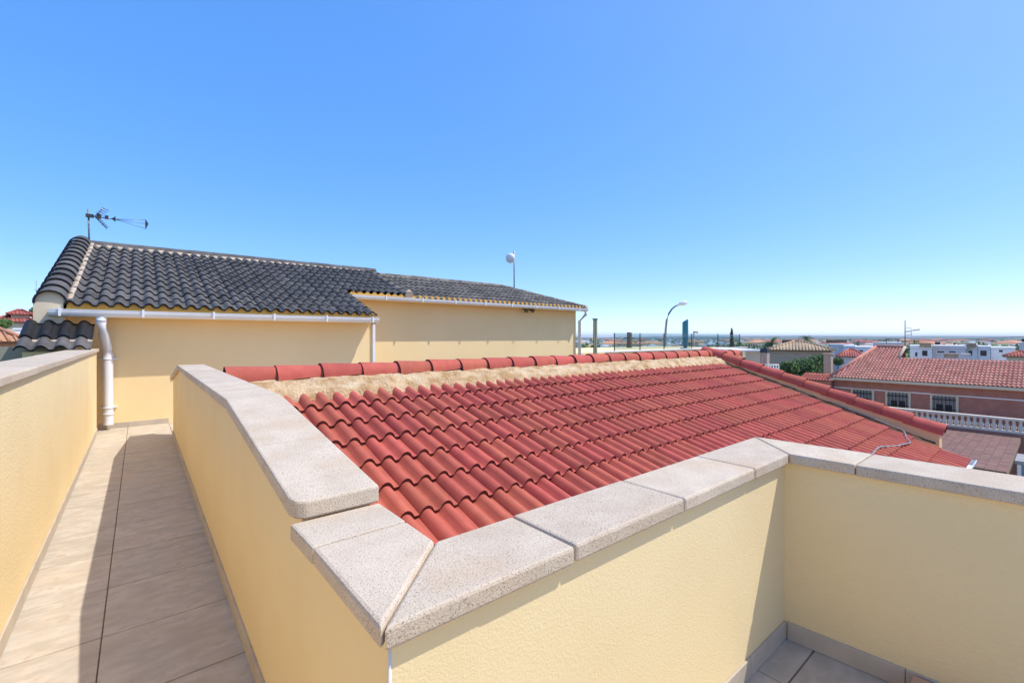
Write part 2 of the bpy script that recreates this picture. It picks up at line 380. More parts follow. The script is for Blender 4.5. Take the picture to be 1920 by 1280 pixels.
for r in range(nrow):
    y = RYE + r * cy
    if y > 4.10: break
    for c in range(ncol):
        x = RX0 - .02 + c * .28
        if x + .28 > RX1 + .06: continue
        p = Vector((x + R.uniform(-.002, .002), y + R.uniform(-.003, .003), rz(y) + R.uniform(0, .003)))
        ctr = p + Vector((.15, .16, .06)); hid = False
        t = .88 / ctr.y if ctr.y > .88 else 1
        xc, zz = ctr.x * t, ctr.z * t
        if xc < 2.15 and zz < -.47: hid = True
        if xc >= 2.0:
            t2 = 2.16 / ctr.x
            if ctr.y * t2 < .95 and ctr.z * t2 < -.47: hid = True
        t3 = .5 / ctr.x
        pieces.append((hid, p))
vis = sum(1 for h, _ in pieces if not h)
for hid, p in pieces:
    rot = (RA, R.uniform(-.004, .004), R.uniform(-.006, .006))
    if hid:
        Mx = Matrix.Translation(p) @ Matrix.Rotation(RA, 4, 'X')
        tile_into(stuff, T=lambda q: Mx @ q, **TK)
    else: link('roof_tile', redm, rr, p, rot)
if stuff.v:
    o = link('roof_tiles_behind_parapet', stuff.mesh('hidden_tiles', ['red', 'red_edge']), rr); o['kind'] = 'stuff'
print('red tiles visible', vis, 'of', len(pieces))
# ridge
ridm = barrel_mesh('ridge_tile', ['red', 'red_edge'])
x = .56; k = 0
while x < 8.72:
    link('ridge_tile', ridm, rr, (x, RYR + R.uniform(-.005, .005), -.372 + R.uniform(-.004, .004)), (R.uniform(-.04, .04), -.045 + R.uniform(-.01, .01), R.uniform(-.018, .018))); x += .387
# mortar bed under the ridge
mb = MB(); rows = []; NX = 420
R2 = random.Random(3); lump = [R2.uniform(-1, 1) for _ in range(2000)]
def nz(a, b): 
    i = int(a); f = a - i; j = int(b) * 57
    return lump[(i + j) % 2000] * (1 - f) + lump[(i + 1 + j) % 2000] * f
for q in range(9):
    t = q / 8; row = []
    for i in range(NX + 1):
        x = c1 - .02 + (RX1 - c1 + .02) * i / NX
        yb = 4.10 + .022 * nz(x * 9, 3) ; zb_ = rz(yb) + .012
        yt, zt = RYR - .085, -.375
        y = yb + (yt - yb) * t; z = zb_ + (zt - zb_) * t ** .8
        bulge = .045 * math.sin(math.pi * t ** .75) + .016 * nz(x * 6, q) + .008 * nz(x * 22, q + 11)
        row.append((x, y - bulge * .35, z + bulge * .85))
    rows.append(row)
mb.grid(rows); link('mortar_bed', mb.mesh('mortar_bed', 'mortar'), rr)
mb = MB(); mb.prism([(RYR - .09, -.377), (RYR + .09, -.377), (RYR + .30, -.52), (RYR - .3, -.52)], lambda p, t: (t, p[0], p[1]), c1, RX1 - .02)
link('ridge_core', mb.mesh('ridge_core', 'mortar'), rr)
# verge wall with barrel tiles on the far side
BX = RX1 + .11
def bz(y): return -1.365 + .305 * (y - 1.14)
mb = MB()
poly = [(1.10, rz(1.10) - .8), (1.10, bz(1.10) + .0), (4.62, bz(4.62) + .0), (4.62, -2.2)]
mb.prism(poly, lambda p, t: (t, p[0], p[1]), RX1, RX1 + .22)
link('verge_wall', mb.mesh('verge_wall', 'verge_paint'), rr)
vm = barrel_mesh('verge_tile', ['red', 'red_edge'], r0=.135, r1=.115, L=.45)
n = 10
for k in range(n):
    y = 1.06 + k * .352
    link('verge_tile', vm, rr, (BX, y, bz(y) + .012 + R.uniform(-.004, .004)), orient((R.uniform(-.01, .01), 1, .305 - .045), (0, 0, 1)))
mb = MB(); mb.prism([(.13 * math.cos(a), .13 * math.sin(a)) for a in [math.pi * k / 10 for k in range(11)]], lambda p, t: (BX + p[0], t, bz(1.06) - .005 + p[1]), 1.075, 1.12)
link('mortar_plug', mb.mesh('mortar_plug', 'cream_wall'), rr)
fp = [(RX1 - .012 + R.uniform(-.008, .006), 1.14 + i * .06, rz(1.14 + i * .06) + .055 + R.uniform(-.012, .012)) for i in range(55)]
mb = MB(); mb.tube(fp, [R.uniform(.004, .012) for _ in fp], 6); link('verge_foot_line', mb.mesh('verge_foot_line', 'dark_edge'), rr)  # thin irregular dark line along the foot of the verge wall
# ridge going on beyond the verge wall
mb = MB(); mb.box(RX1 + .23, 10.15, RYR - .10, RYR + .10, -1.6, -.40); link('ridge_wall', mb.mesh('ridge_wall', 'stucco_house'), rr)
for k in range(3): link('ridge_tile', ridm, rr, (RX1 + .16 + k * .40, RYR, -.39), (0, -.035, 0))
mb = MB(); mb.box(10.06, 10.20, RYR - .13, RYR + .13, -1.6, -.31); link('mortar_plug', mb.mesh('end_plug', 'mortar_pale'), rr)
# eave gutter with its open end
def gutter(mb, x0, x1, y, z, r=.062, th=.003):
    prof = [(r * math.cos(a), r * math.sin(a)) for a in [math.pi + math.pi * k / 8 for k in range(9)]]
    prof = [(-r, .02)] + prof + [(r, .012)]
    inner = [(p[0] * .93, p[1] * .93 + .004) for p in prof]
    for pr, fl in ((prof, 0), (inner, 1)):
        mb.grid([[(x, y + p[0], z + p[1]) for p in pr] for x in (x0, x1)], 0, True)
    for e in (0, -1):
        mb.box(x0, x1, y + prof[e][0] - .004, y + prof[e][0] + .004, z + prof[e][1] - .004, z + prof[e][1] + .003)
    for x in (x0, x1):
        mb.face([(x, y + p[0], z + p[1]) for p in prof])
mb = MB(); gutter(mb, c1 + .02, 9.06, RYE + .03, rz(RYE) - .05)
gt = link('gutter', mb.mesh('red_gutter', 'white'), rr)
# conduit lying on the tiles
def on_roof(u, v):
    a = (u - 960) / 848; X, Y, Z = FW.x + RT.x * a, FW.y + RT.y * a, (632 - v) / 848
    t = (RZ0 + .07 - SL * RY0) / (Z - SL * Y); return (X * t, Y * t, 0)
cp = [on_roof(*q) for q in ((1630, 858), (1641, 846), (1652, 840), (1670, 837), (1690, 836), (1704, 832), (1706, 827), (1699, 821), (1696, 813), (1690, 807), (1682, 804))]
cp += [(8.70, 1.62, 0), (8.74, 2.0, 0), (8.74, 2.4, 0)]
pts = []
for i in range(len(cp) - 1):
    for s in range(6):
        t = s / 6; p0 = Vector(cp[max(i - 1, 0)]); p1 = Vector(cp[i]); p2 = Vector(cp[i + 1]); p3 = Vector(cp[min(i + 2, len(cp) - 1)])
        p = .5 * (2 * p1 + (p2 - p0) * t + (2 * p0 - 5 * p1 + 4 * p2 - p3) * t * t + (3 * p1 - p0 - 3 * p2 + p3) * t ** 3)
        p.z = rz(p.y) + .082 + .008 * math.sin(p.x * 9); pts.append(p)
mb = MB(); mb.tube(pts, [.010 + .0015 * (i % 2) for i in range(len(pts))], 8)
tag(link('cable_conduit', mb.mesh('conduit', 'conduit')), 'grey flexible conduit winding over the lower red roof tiles', 'cable')

# ---------------------------------------------------------------- neighbouring wing with dark tiles
DS = .353; DA = math.atan(DS); EY, EZ = 7.56, .37
def dz(y): return EZ + DS * (y - EY)
RY, = (11.27,)
W1X0, W1X1 = -.94, 3.22; W2Y = 9.32; RB = 4.50; W2X1 = 10.30; E2 = 9.02
hs = thing('yellow_house', 'yellow rendered house with dark grey tiled roof and white gutters', 'house', (4, 10, GZ))
def houseprofile(y0, k=.06): return [(y0, GZ), (y0, dz(y0) - k), (RY, dz(RY) - k), (14.8, dz(RY) - k - DS * (14.8 - RY)), (14.8, GZ)]
mb = MB(); mb.prism(houseprofile(YH), lambda p, t: (t, p[0], p[1]), W1X0, W1X1)
link('wall', mb.mesh('near_wall', 'stucco_house'), hs)
mb = MB(); mb.prism(houseprofile(W2Y, .17), lambda p, t: (t, p[0], p[1]), W1X1 + .001, 8.6)
z2 = dz(W2Y) - .17; mb.box(8.601, W2X1 - .12, W2Y, 14.8, GZ, z2)
link('wall', mb.mesh('far_wall', 'stucco_house'), hs)
skh = [p for p in ()]
skirting(hs, (XL, YH), (XP, YH), (0, -1), first=.29)
darkm = tile_mesh('dark_tile', ['dark', 'dark_edge']); oldm = tile_mesh('old_tile', ['old', 'dark_edge'])
dcy = .318 * math.cos(DA); nrows = int((RY - .12 - EY) / dcy) + 1
X0 = W1X0 + .24
for r in range(nrows):
    y = EY + r * dcy
    for c in range(40):
        x = X0 + c * .30
        if x > W2X1 - .02: break
        if y < E2 - .06 and x + .30 > W1X1 + .03: continue
        if x > RB and (RY - y) < (x - 8.74) * 1.45 + .0: continue       # hip at the far end
        old = x + .1 > RB
        if x + .3 > W2X1 + .15: continue
        link('roof_tile', oldm if old else darkm, hs, (x + R.uniform(-.003, .003), y + R.uniform(-.004, .004), dz(y) - (.08 if old else 0) + R.uniform(0, .004)), (DA, R.uniform(-.006, .006), R.uniform(-.008, .008)))
# eave filling under the first course, gutters
def eave_fill(x0, x1, y, z):
    mb = MB(); mb.box(x0, x1, y + .02, y + .30, z - .05, z + .015); return mb
def wavy_fill(x0, x1, y, z):
    n = int((x1 - x0) / .15); mb = MB(); top = []; bot = []
    for i in range(n * 8 + 1):
        x = x0 + i * .15 / 8; t = (i % 8) / 8
        h = .038 * math.sin(math.pi * t / .64) ** .85 if t < .64 else -.006
        top.append((x, y + .035, z + .012 + h)); bot.append((x, y + .035, z - .07))
    mb.grid([bot, top], 0, False); mb.box(x0, x1, y + .036, y + .30, z - .07, z - .062)
    return mb
link('eave_fill', wavy_fill(X0, W1X1 - .02, EY, dz(EY)).mesh('eave_fill', 'eave_paint'), hs)
link('eave_fill', wavy_fill(W1X1 - .25, W2X1 + .05, E2, dz(E2)).mesh('eave_fill_far', 'eave_paint'), hs)
mb = MB(); gutter(mb, W1X0 + .12, W1X1 - .02, EY - .02, EZ - .06, .066); g1 = link('gutter', mb.mesh('near_gutter', 'white'), hs)
for k in range(6):
    mb = MB(); x = W1X0 + .22 + k * .76; mb.box(x - .012, x + .012, EY - .105, EY - .086, EZ - .12, EZ - .02); mb.box(x - .012, x + .012, EY - .1, EY + .04, EZ - .034, EZ - .022)
    link('bracket', mb.mesh('bracket', 'white'), g1)
mb = MB(); gutter(mb, W1X1 - .45, W2X1 + .02, E2 - .02, dz(E2) - .06, .062); g2 = link('gutter', mb.mesh('far_gutter', 'white'), hs)
for k in range(9):
    mb = MB(); x = W1X1 - .1 + k * .85; mb.box(x - .012, x + .012, E2 - .10, E2 - .082, dz(E2) - .115, dz(E2) - .02)
    link('bracket', mb.mesh('bracket2', 'white'), g2)
# downpipes
px = -.305
mb = MB(); mb.tube([(px - .056, EY - .02, EZ - .11), (px - .054, EY - .015, EZ - .19), (px - .04, EY + .05, EZ - .33), (px - .012, YH - .11, EZ - .52), (px - .002, YH - .088, EZ - .60), (px, YH - .085, FL + .12), (px, YH - .087, FL + .085), (px, YH - .09, FL + .06)], .051, 16, cap=False)
dp = link('downpipe', mb.mesh('downpipe', 'white'), hs)
for cx_, cy__, z in ((px - .055, EY - .018, EZ - .16), (px - .001, YH - .086, EZ - .64), (px, YH - .085, FL + .20)):
    mb = MB(); mb.tube([(cx_, cy__, z - .018), (cx_, cy__, z + .018)], .0535, 16); link('collar', mb.mesh('collar', 'white'), dp)
for z in (-.28, FL + .28):
    mb = MB(); mb.tube([(px, YH - .085, z - .011), (px, YH - .085, z + .011)], .0565, 14); mb.box(px - .085, px + .085, YH - .03, YH - .001, z - .01, z + .01); link('clip', mb.mesh('clip', 'white'), dp)
x = W2X1 - .03
mb = MB(); mb.tube([(x + .02, E2 - .02, dz(E2) - .11), (x + .01, E2 + .0, dz(E2) - .22), (x - .02, W2Y - .09, dz(E2) - .40), (x - .02, W2Y - .09, -3.5)], .045, 10)
dp2 = link('downpipe', mb.mesh('far_downpipe', 'white'), hs)
mb = MB(); mb.box(x - .09, x + .05, W2Y - .03, W2Y + .0, -.02, .01); link('clip', mb.mesh('far_clip', 'white'), dp2)
mb = MB(); mb.box(W1X1 - .012, W1X1 + .034, YH - .036, YH - .001, -4, .24); ct = link('corner_trim', mb.mesh('corner_trim', 'white'), hs)
mb = MB(); mb.box(W1X1 - .018, W1X1 + .042, YH - .042, YH + .004, .2405, .29); link('trim_cap', mb.mesh('trim_cap', 'black'), ct)
# ridge, verge and dividing verge of barrel tiles
drm = barrel_mesh('dark_ridge', ['dark', 'dark_edge'], r0=.105, r1=.092); orm = barrel_mesh('old_ridge', ['old', 'dark_edge'], r0=.10, r1=.085)
dvm = barrel_mesh('dark_verge', ['dark', 'dark_edge'], r0=.150, r1=.128, L=.42)
x = W1X0 + .20
while x < RB - .2:
    link('ridge_tile', drm, hs, (x, RY, dz(RY) - .015 + R.uniform(-.004, .004)), (0, -.03, R.uniform(-.01, .01))); x += .385
x = RB + .10
while x < 8.7:
    link('ridge_tile', orm, hs, (x, RY, dz(RY) - .10 + R.uniform(-.006, .006)), (0, -.03, R.uniform(-.015, .015))); x += .385
def mortar_strip(pts, w, h, name, m='mortar_pale'):
    mb = MB(); rows = []
    for i, p in enumerate(pts):
        p = Vector(p); t = (Vector(pts[min(i + 1, len(pts) - 1)]) - Vector(pts[max(i - 1, 0)])).normalized(); s = t.cross(Vector((0, 0, 1))).normalized()
        j = R.uniform(-.008, .008)
        rows.append([p - s * (w + j) + Vector((0, 0, -h)), p - s * w * .8 + Vector((0, 0, j)), p + s * w * .8 + Vector((0, 0, -j)), p + s * (w - j) + Vector((0, 0, -h))])
    mb.grid(rows); return link('mortar_bed', mb.mesh(name, m), hs)
mortar_strip([(W1X0 + .3 + i * .1, RY, dz(RY) + .005) for i in range(int((RB - W1X0 - .3) / .1))], .155, .11, 'ridge_mortar')
mortar_strip([(RB + i * .1, RY, dz(RY) - .085) for i in range(int((8.8 - RB) / .1))], .15, .10, 'ridge_mortar_far')
VX = W1X0 + .13
n = int((RY - EY) / (.30 * math.cos(DA))) + 1
for k in range(n):
    y = EY + .02 + k * .30 * math.cos(DA)
    if y > RY - .02: break
    link('verge_tile', dvm, hs, (VX, y, dz(y) + .035), orient((0, 1, DS - .06), (0, 0, 1)))
mortar_strip([(VX + .155, EY + .06 + i * .1, dz(EY + .06 + i * .1) + .075) for i in range(36)], .032, .08, 'verge_mortar')
mb = MB(); mb.prism([(.142 * math.cos(a), .142 * math.sin(a)) for a in [math.pi * k / 12 for k in range(13)]] + [(-.142, -.30), (.10, -.30)], lambda p, t: (VX + p[0], t, dz(EY) + .03 + p[1]), EY + .035, EY + .30)
link('mortar_plug', mb.mesh('verge_plug', 'cream_wall'), hs)
for k in range(7):
    y = E2 + .05 + k * .33
    if y < RY: link('verge_tile', orm, hs, (RB + .04 + .02 * k * 0, y, dz(y) - .01), orient((0, 1, DS - .04), (0, 0, 1)))
mortar_strip([(RB + .04, E2 + .05 + i * .1, dz(E2 + .05 + i * .1) + .0) for i in range(23)], .14, .08, 'divider_mortar', 'old')
mb = MB(); mb.tube([(RB + .04, E2 - .02, dz(E2) + .03), (RB + .04, E2 + .06, dz(E2) + .06)], [.085, .095], 12); link('mortar_plug', mb.mesh('divider_plug', 'mortar_pale'), hs)
# hip of the far roof
hp0 = Vector((8.78, RY, dz(RY) - .10)); hp1 = Vector((W2X1 + .02, E2 + .05, dz(E2) - .03)); hd = (hp0 - hp1); ln = hd.length; hd.normalize()
k = 0
while k * .34 < ln - .1:
    link('hip_tile', orm, hs, hp1 + hd * (k * .34), orient(hd, (0, 0, 1))); k += 1
mortar_strip([hp1 + hd * (i * .1) for i in range(int(ln / .1))], .12, .09, 'hip_mortar', 'old')
mb = MB(); mb.tube([hp1 - hd * .05, hp1 + hd * .03], .10, 12); link('mortar_plug', mb.mesh('hip_plug', 'mortar_pale'), hs)
mb = MB(); mb.face([hp0, hp1, Vector((W2X1, 14.8, .3))]); mb.face([hp0, Vector((W2X1, 14.8, .3)), Vector((-.9, 14.8, .3)), Vector((-.9, RY, dz(RY) - .06))])
link('rear_slope', mb.mesh('rear_slope', 'dark'), hs)

# tile-capped pier by the end of the boundary wall
pr_ = thing('tiled_pier', 'small pier capped with four dark roof tile rolls at the end of the passage wall', 'pier', (-.7, 7.5, GZ))
mb = MB(); mb.prism([(7.10, GZ), (7.10, -.16), (7.54, .04), (7.54, GZ)], lambda p, t: (t, p[0], p[1]), -.97, XL - .23); link('wall', mb.mesh('pier_wall', 'stucco_house'), pr_)
for k in range(2): link('roof_tile', darkm, pr_, (-1.02 + k * .30, 6.98, -.155), (rad(23), 0, 0))
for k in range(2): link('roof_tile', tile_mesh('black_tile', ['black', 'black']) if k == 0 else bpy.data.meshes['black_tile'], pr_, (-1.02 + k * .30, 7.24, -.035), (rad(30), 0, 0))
mb = MB(); rows = [[], []]
for i in range(65):
    x = -1.02 + i * .6 / 64; t = (i % 16) / 16
    h = .042 * math.sin(math.pi * t / .64) ** .85 if t < .64 else -.006
    for q, (yy_, zz_) in enumerate(((7.205, -.058), (7.25, -.012))): rows[q].append((x, yy_ + R.uniform(-.006, .006), zz_ + h + .008))
mb.grid(rows); link('mortar_bed', mb.mesh('pier_mortar', 'mortar_pale'), pr_)
mb = MB(); mb.box(-4.2, -.975, 7.55, 7.75, GZ, -.115)
tag(link('garden_wall', mb.mesh('olive_wall', 'olive_wall')), 'plain grey-olive rendered wall left of the tile-capped pier', 'wall')

# ---------------------------------------------------------------- things on the neighbouring roof
an = thing('television_antenna', 'roof antenna with three converging booms on the dark tiled ridge', 'antenna', (-.66, RY, dz(RY)))
zt = 2.33; ax = -.70
mb = MB(); mb.tube([(ax, RY, dz(RY) - .1), (ax - .015, RY, zt)], .014, 8); link('mast', mb.mesh('mast', 'metal'), an)
mb = MB(); mb.box(ax - .05, ax + .06, RY - .04, RY + .01, zt - .15, zt - .09); link('clamp', mb.mesh('clamp', 'dark_metal'), an)
mb = MB(); mb.tube([(ax, RY - .02, zt - .12), (ax + .36, RY - .02, zt - .125)], .012, 6); link('boom', mb.mesh('boom', 'metal'), an)
for s, zz in ((1, .075), (0, .0), (-1, -.095)):
    mb = MB(); a = Vector((ax + .34, RY - .02, zt - .125)); b = Vector((ax + .80, RY - .02, zt - .14 + zz)); mb.tube([a, b], .005, 5)
    for k in range(9):
        p = a.lerp(b, k / 8); mb.tube([p - Vector((.0, .07 - .004 * k, .012)), p + Vector((0, .07 - .004 * k, .012))], .004, 4)
    link('director_boom', mb.mesh('director_boom', 'metal'), an)
mb = MB(); mb.prism([(-.10, 0), (-.09, .012), (0, .05), (.075, .012), (.08, 0)], lambda p, t: (ax + .79 + p[1], t, zt - .14 + p[0]), RY - .03, RY - .005); link('end_bracket', mb.mesh('end_bracket', 'dark_metal'), an)
mb = MB(); mb.prism([(.30, -.0), (.36, .05), (.36, -.05)], lambda p, t: (ax + p[0], t, zt - .125 + p[1]), RY - .04, RY - .0); link('boom_joint', mb.mesh('boom_joint', 'dark_metal'), an)
for s in (1, -1):
    for q in range(4):
        mb = MB(); o_ = Vector((ax + .13 + .025 * q, RY - .02, zt - .12 + s * (.03 + .035 * q)))
        mb.tube([o_ - Vector((.03, .10, -.02 * s)), o_ + Vector((.05, .10, .02 * s))], .006, 5); link('reflector_rod', mb.mesh('rod', 'dark_metal'), an)
mb = MB(); mb.tube([(ax + .08, RY - .02, zt - .11), (ax + .20, RY - .02, zt + .06)], .008, 5); mb.tube([(ax + .08, RY - .02, zt - .13), (ax + .24, RY - .02, zt - .32)], .010, 5); link('reflector_arm', mb.mesh('reflector_arm', 'metal'), an)
mb = MB(); mb.box(ax + .10, ax + .16, RY - .05, RY + .01, zt - .15, zt - .07); mb.box(ax + .21, ax + .26, RY - .05, RY + .01, zt - .14, zt - .08); link('dipole_box', mb.mesh('dipole', 'dark_metal'), an)

b = W(964, 534, 14.66); ds = thing('radio_dish', 'round white dish aerial on a thin pole at the end of the weathered ridge', 'dish', b)
mb = MB(); mb.tube([b - Vector((0, 0, .25)), W(964, 470, 14.66)], .020, 8); link('pole', mb.mesh('dish_pole', 'metal'), ds)
c_ = W(956.5, 484, 14.5); ax_ = (Vector((0, 0, 0)) - c_).normalized(); ax_ = (ax_ + RT * -.45).normalized(); sa = ax_.cross(Vector((0, 0, 1))).normalized(); sb = sa.cross(ax_)
mb = MB(); rows = []
for r_, q in ((.0, .085), (.06, .078), (.11, .058), (.145, .028), (.16, -.01), (.15, -.04), (.0, -.05)):
    rows.append([c_ + ax_ * q + (sa * math.cos(2 * math.pi * j / 20) + sb * math.sin(2 * math.pi * j / 20)) * r_ for j in range(21)])
mb.grid(rows); link('radome', mb.mesh('radome', 'white'), ds)
mb = MB(); mb.tube([c_ - ax_ * .03, W(964, 486, 14.66)], .02, 6); link('bracket', mb.mesh('dish_bracket', 'metal'), ds)

p = Vector((7.95, W2Y, .62)); a_ = (986 - 960) / 848; xx = W2Y * (math.sin(TH) + math.cos(TH) * a_) / (math.cos(TH) - math.sin(TH) * a_); p.x = xx; dd = xx * FW.x + W2Y * FW.y; p.z = (632 - 580) / 848 * dd
fl = thing('floodlight', 'twin grey floodlight fixed under the far white gutter', 'lamp', p)
mb = MB(); mb.box(p.x - .12, p.x + .10, W2Y - .06, W2Y - .001, p.z - .0, p.z + .07); link('base', mb.mesh('flood_base', 'trunk'), fl)
for s in (-1, 1):
    mb = MB(); mb.tube([(p.x + s * .09, W2Y - .06, p.z + .02), (p.x + s * .13, W2Y - .17, p.z - .05)], [.035, .06], 10); link('lamp_head', mb.mesh('flood_head', 'trunk'), fl)

# ---------------------------------------------------------------- terrace with glass railing, street furniture
TY = 13.4
gt_ = thing('yellow_terrace', 'distant yellow roof terrace block with white coping under the glass railing', 'building', (22, 16, GZ))
mb = MB(); mb.box(13.0, 31.5, TY, 20, GZ, -.70); link('wall', mb.mesh('terrace_block', 'stucco_house'), gt_)
mb = MB(); mb.box(12.95, 31.55, TY - .05, TY + .25, -.699, -.655); link('coping', mb.mesh('terrace_coping', 'white_wall'), gt_)
mb = MB(); mb.box(12.2, 14.4, 11.6, 13.3, GZ, -.60); link('wall', mb.mesh('terrace_stub', 'stucco_house'), gt_)
gr = thing('glass_railing', 'clear glass railing with thin dark posts on the yellow terrace', 'railing', (22, TY + .12, -.65))
def xat(u, Y): a = (u - 960) / 848; return Y * (math.sin(TH) + math.cos(TH) * a) / (math.cos(TH) - math.sin(TH) * a)
px_ = [xat(u, TY + .12) for u in (1152, 1200, 1245, 1297, 1346, 1387)]
for x in px_:
    mb = MB(); mb.box(x - .018, x + .018, TY + .10, TY + .14, -.654, .20); link('post', mb.mesh('rail_post', 'dark_metal'), gr)
for a, b in zip(px_[:-1], px_[1:]):
    mb = MB(); mb.box(a + .04, b - .04, TY + .115, TY + .125, -.62, .19); link('pane', mb.mesh('rail_pane', 'glass'), gr)

p0 = W(1116, 665, 16); gp = thing('green_post', 'tall green steel post beside the end of the yellow house', 'post', (p0.x, p0.y, GZ))
mb = MB(); mb.box(p0.x - .05, p0.x + .05, p0.y - .05, p0.y + .05, GZ, .62); link('shaft', mb.mesh('green_shaft', 'green_metal'), gp)
mb = MB(); mb.box(p0.x - .07, p0.x + .07, p0.y - .07, p0.y + .07, .621, .66); link('cap', mb.mesh('green_cap', 'green_metal'), gp)
mb = MB(); mb.box(p0.x - .062, p0.x - .051, p0.y - .03, p0.y - .005, GZ, .60); mb.box(p0.x - .03, p0.x - .01, p0.y - .062, p0.y - .051, GZ, .60); link('rail_channel', mb.mesh('green_channel', 'cream_wall'), gp)

d = 33; sl = thing('street_lamp', 'curved grey street lamp rising behind the glass railing', 'street lamp', W(1247, 632, d) * 1 + Vector((0, 0, GZ)))
pts = [W(1247, 632 - (GZ / d) * 848, d), W(1247, 660, d), W(1248, 620, d), W(1250, 600, d), W(1254, 588, d), W(1260, 579, d), W(1267, 573.5, d), W(1275, 570, d)]
mb = MB(); mb.tube(pts, [.10, .085, .075, .07, .065, .06, .055, .05], 10); link('pole', mb.mesh('lamp_pole', 'metal'), sl)
mb = MB(); a, b = W(1272, 571, d), W(1288, 566.5, d); mb.tube([a, a.lerp(b, .3), a.lerp(b, .7), b], [.06, .15, .17, .08], 10); link('lamp_head', mb.mesh('lamp_head', 'white'), sl)
d = 27.5; c_ = W(1285, 632, d); ps = thing('folded_parasol', 'tall folded parasol in a teal cover behind the glass railing', 'parasol', Vector((c_.x, c_.y, -.70)))
mb = MB(); zz = [(-.62, .12), (-.3, .165), (.3, .175), (.85, .17), (1.0, .165)]
rows = [[Vector((c_.x, c_.y, z)) + (RT * math.cos(2 * math.pi * j / 12) + FW * math.sin(2 * math.pi * j / 12)) * r_ * (1 + .06 * math.cos(6 * math.pi * j / 6)) + Vector((0, 0, .10 * math.cos(2 * math.pi * j / 12) if z > .95 else 0)) for j in range(13)] for z, r_ in zz]
mb.grid(rows); mb.face(rows[-1][:-1]); link('cover', mb.mesh('parasol_cover', 'teal'), ps)
mb = MB(); mb.tube([(c_.x, c_.y, -.70), (c_.x, c_.y, -.5)], .04, 8); mb.tube([(c_.x, c_.y, -.70), (c_.x, c_.y, -.64)], .3, 12); link('stand', mb.mesh('parasol_stand', 'metal'), ps)
d = 40; c_ = W(1301, 632, d); s2 = thing('street_lamp', 'small distant street lamp right of the teal parasol', 'street lamp', Vector((c_.x, c_.y, GZ)))
mb = MB(); mb.tube([(c_.x, c_.y, GZ), (c_.x, c_.y, .45)], .05, 6); link('pole', mb.mesh('lamp2_pole', 'metal'), s2)
mb = MB(); mb.tube([W(1300, 622, d), W(1308, 622.5, d)], [.05, .10], 6); link('lamp_head', mb.mesh('lamp2_head', 'metal'), s2)

# vegetation builders
def leaf_cloud(mb, c, rad_, n, size, rr_=R, shell=.55):
    for _ in range(n):
        while True:
            v = Vector((rr_.uniform(-1, 1), rr_.uniform(-1, 1), rr_.uniform(-1, 1)))
            if shell < v.length < 1: break
        p = Vector(c) + Vector((v.x * rad_[0], v.y * rad_[1], v.z * rad_[2]))
        a = Vector((rr_.gauss(0, 1), rr_.gauss(0, 1), rr_.gauss(0, 1))).normalized(); b = a.orthogonal().normalized(); s = size * rr_.uniform(.6, 1.4)
        mb.face([p - a * s, p + b * s * .5, p + a * s, p - b * s * .5])
def bush(name, label, cat, base, clumps, size, n, group=None, m='leaf'):
    t = thing(name, label, cat, base, group); mb = MB(); tr_ = MB()
    for c, r_ in clumps:
        leaf_cloud(mb, c, r_, n, size, shell=.35)
        tr_.tube([base, Vector(base).lerp(Vector(c), .5) + Vector((.1, 0, 0)), c], [.12, .07, .03], 6)
    link('trunk', tr_.mesh('trunk', 'trunk'), t); link('crown', mb.mesh('crown', m), t)
    return t
def palm(label, u, v, d, size, fr_=22):
    c = W(u, v, d); t = thing('palm_tree', label, 'palm', Vector((c.x, c.y, GZ)))
    mb = MB(); mb.tube([(c.x, c.y, GZ), (c.x + .1, c.y, (GZ + c.z) / 2), c], [.22, .18, .16], 8); link('trunk', mb.mesh('palm_trunk', 'trunk'), t)
    mb = MB()
    for k in range(fr_):
        az = k * 2.4; el = R.uniform(-.5, 1.3); L = size * R.uniform(.8, 1.1)
        h = Vector((math.cos(az), math.sin(az), 0)); p = Vector(c); pv = p; side = h.cross(Vector((0, 0, 1)))
        for s in range(8):
            e = el - s * .17; q = p + (h * math.cos(e) + Vector((0, 0, math.sin(e)))) * (L / 8)
            for sg in (-1, 1):
                w = side * sg * size * .20 * math.sin(math.pi * (s + 1) / 9) + (q - p) * .8 - Vector((0, 0, size * .05))
                mb.face([p, p + w, q])
            p = q
    link('crown', mb.mesh('palm_crown', 'leaf2'), t); return t

# bare palm trunk and cypress near the glass railing
c_ = W(1180, 632, 30); pt = thing('pruned_palm', 'bare pruned palm trunk with dry stub leaves beyond the yellow terrace', 'palm', Vector((c_.x, c_.y, GZ)))
mb = MB(); mb.tube([(c_.x, c_.y, GZ), (c_.x, c_.y, -.4), (c_.x, c_.y, .05)], [.2, .17, .15], 8); link('trunk', mb.mesh('pruned_trunk', 'trunk'), pt)
mb = MB(); mb.tube([(c_.x, c_.y, .05), (c_.x, c_.y, .32)], [.17, .16], 8); link('crown_stub', mb.mesh('stub', 'dark_metal'), pt)
mb = MB()
for k in range(9):
    h = Vector((math.cos(k * 2.4), math.sin(k * 2.4), 0)); p = Vector((c_.x, c_.y, -.05)); mb.face([p, p + h * .3 + Vector((0, 0, .03)), p + h * .42 - Vector((0, 0, .10))])
link('leaf_stubs', mb.mesh('stub_leaves', 'trunk'), pt)
c_ = W(1372, 632, 34); cy_ = thing('cypress_tree', 'slim dark cypress standing behind the glass railing', 'tree', Vector((c_.x, c_.y, GZ)))
mb = MB(); mb.tube([(c_.x, c_.y, GZ), (c_.x, c_.y, -.4)], [.12, .08], 6); link('trunk', mb.mesh('cy_trunk', 'trunk'), cy_)
mb = MB()
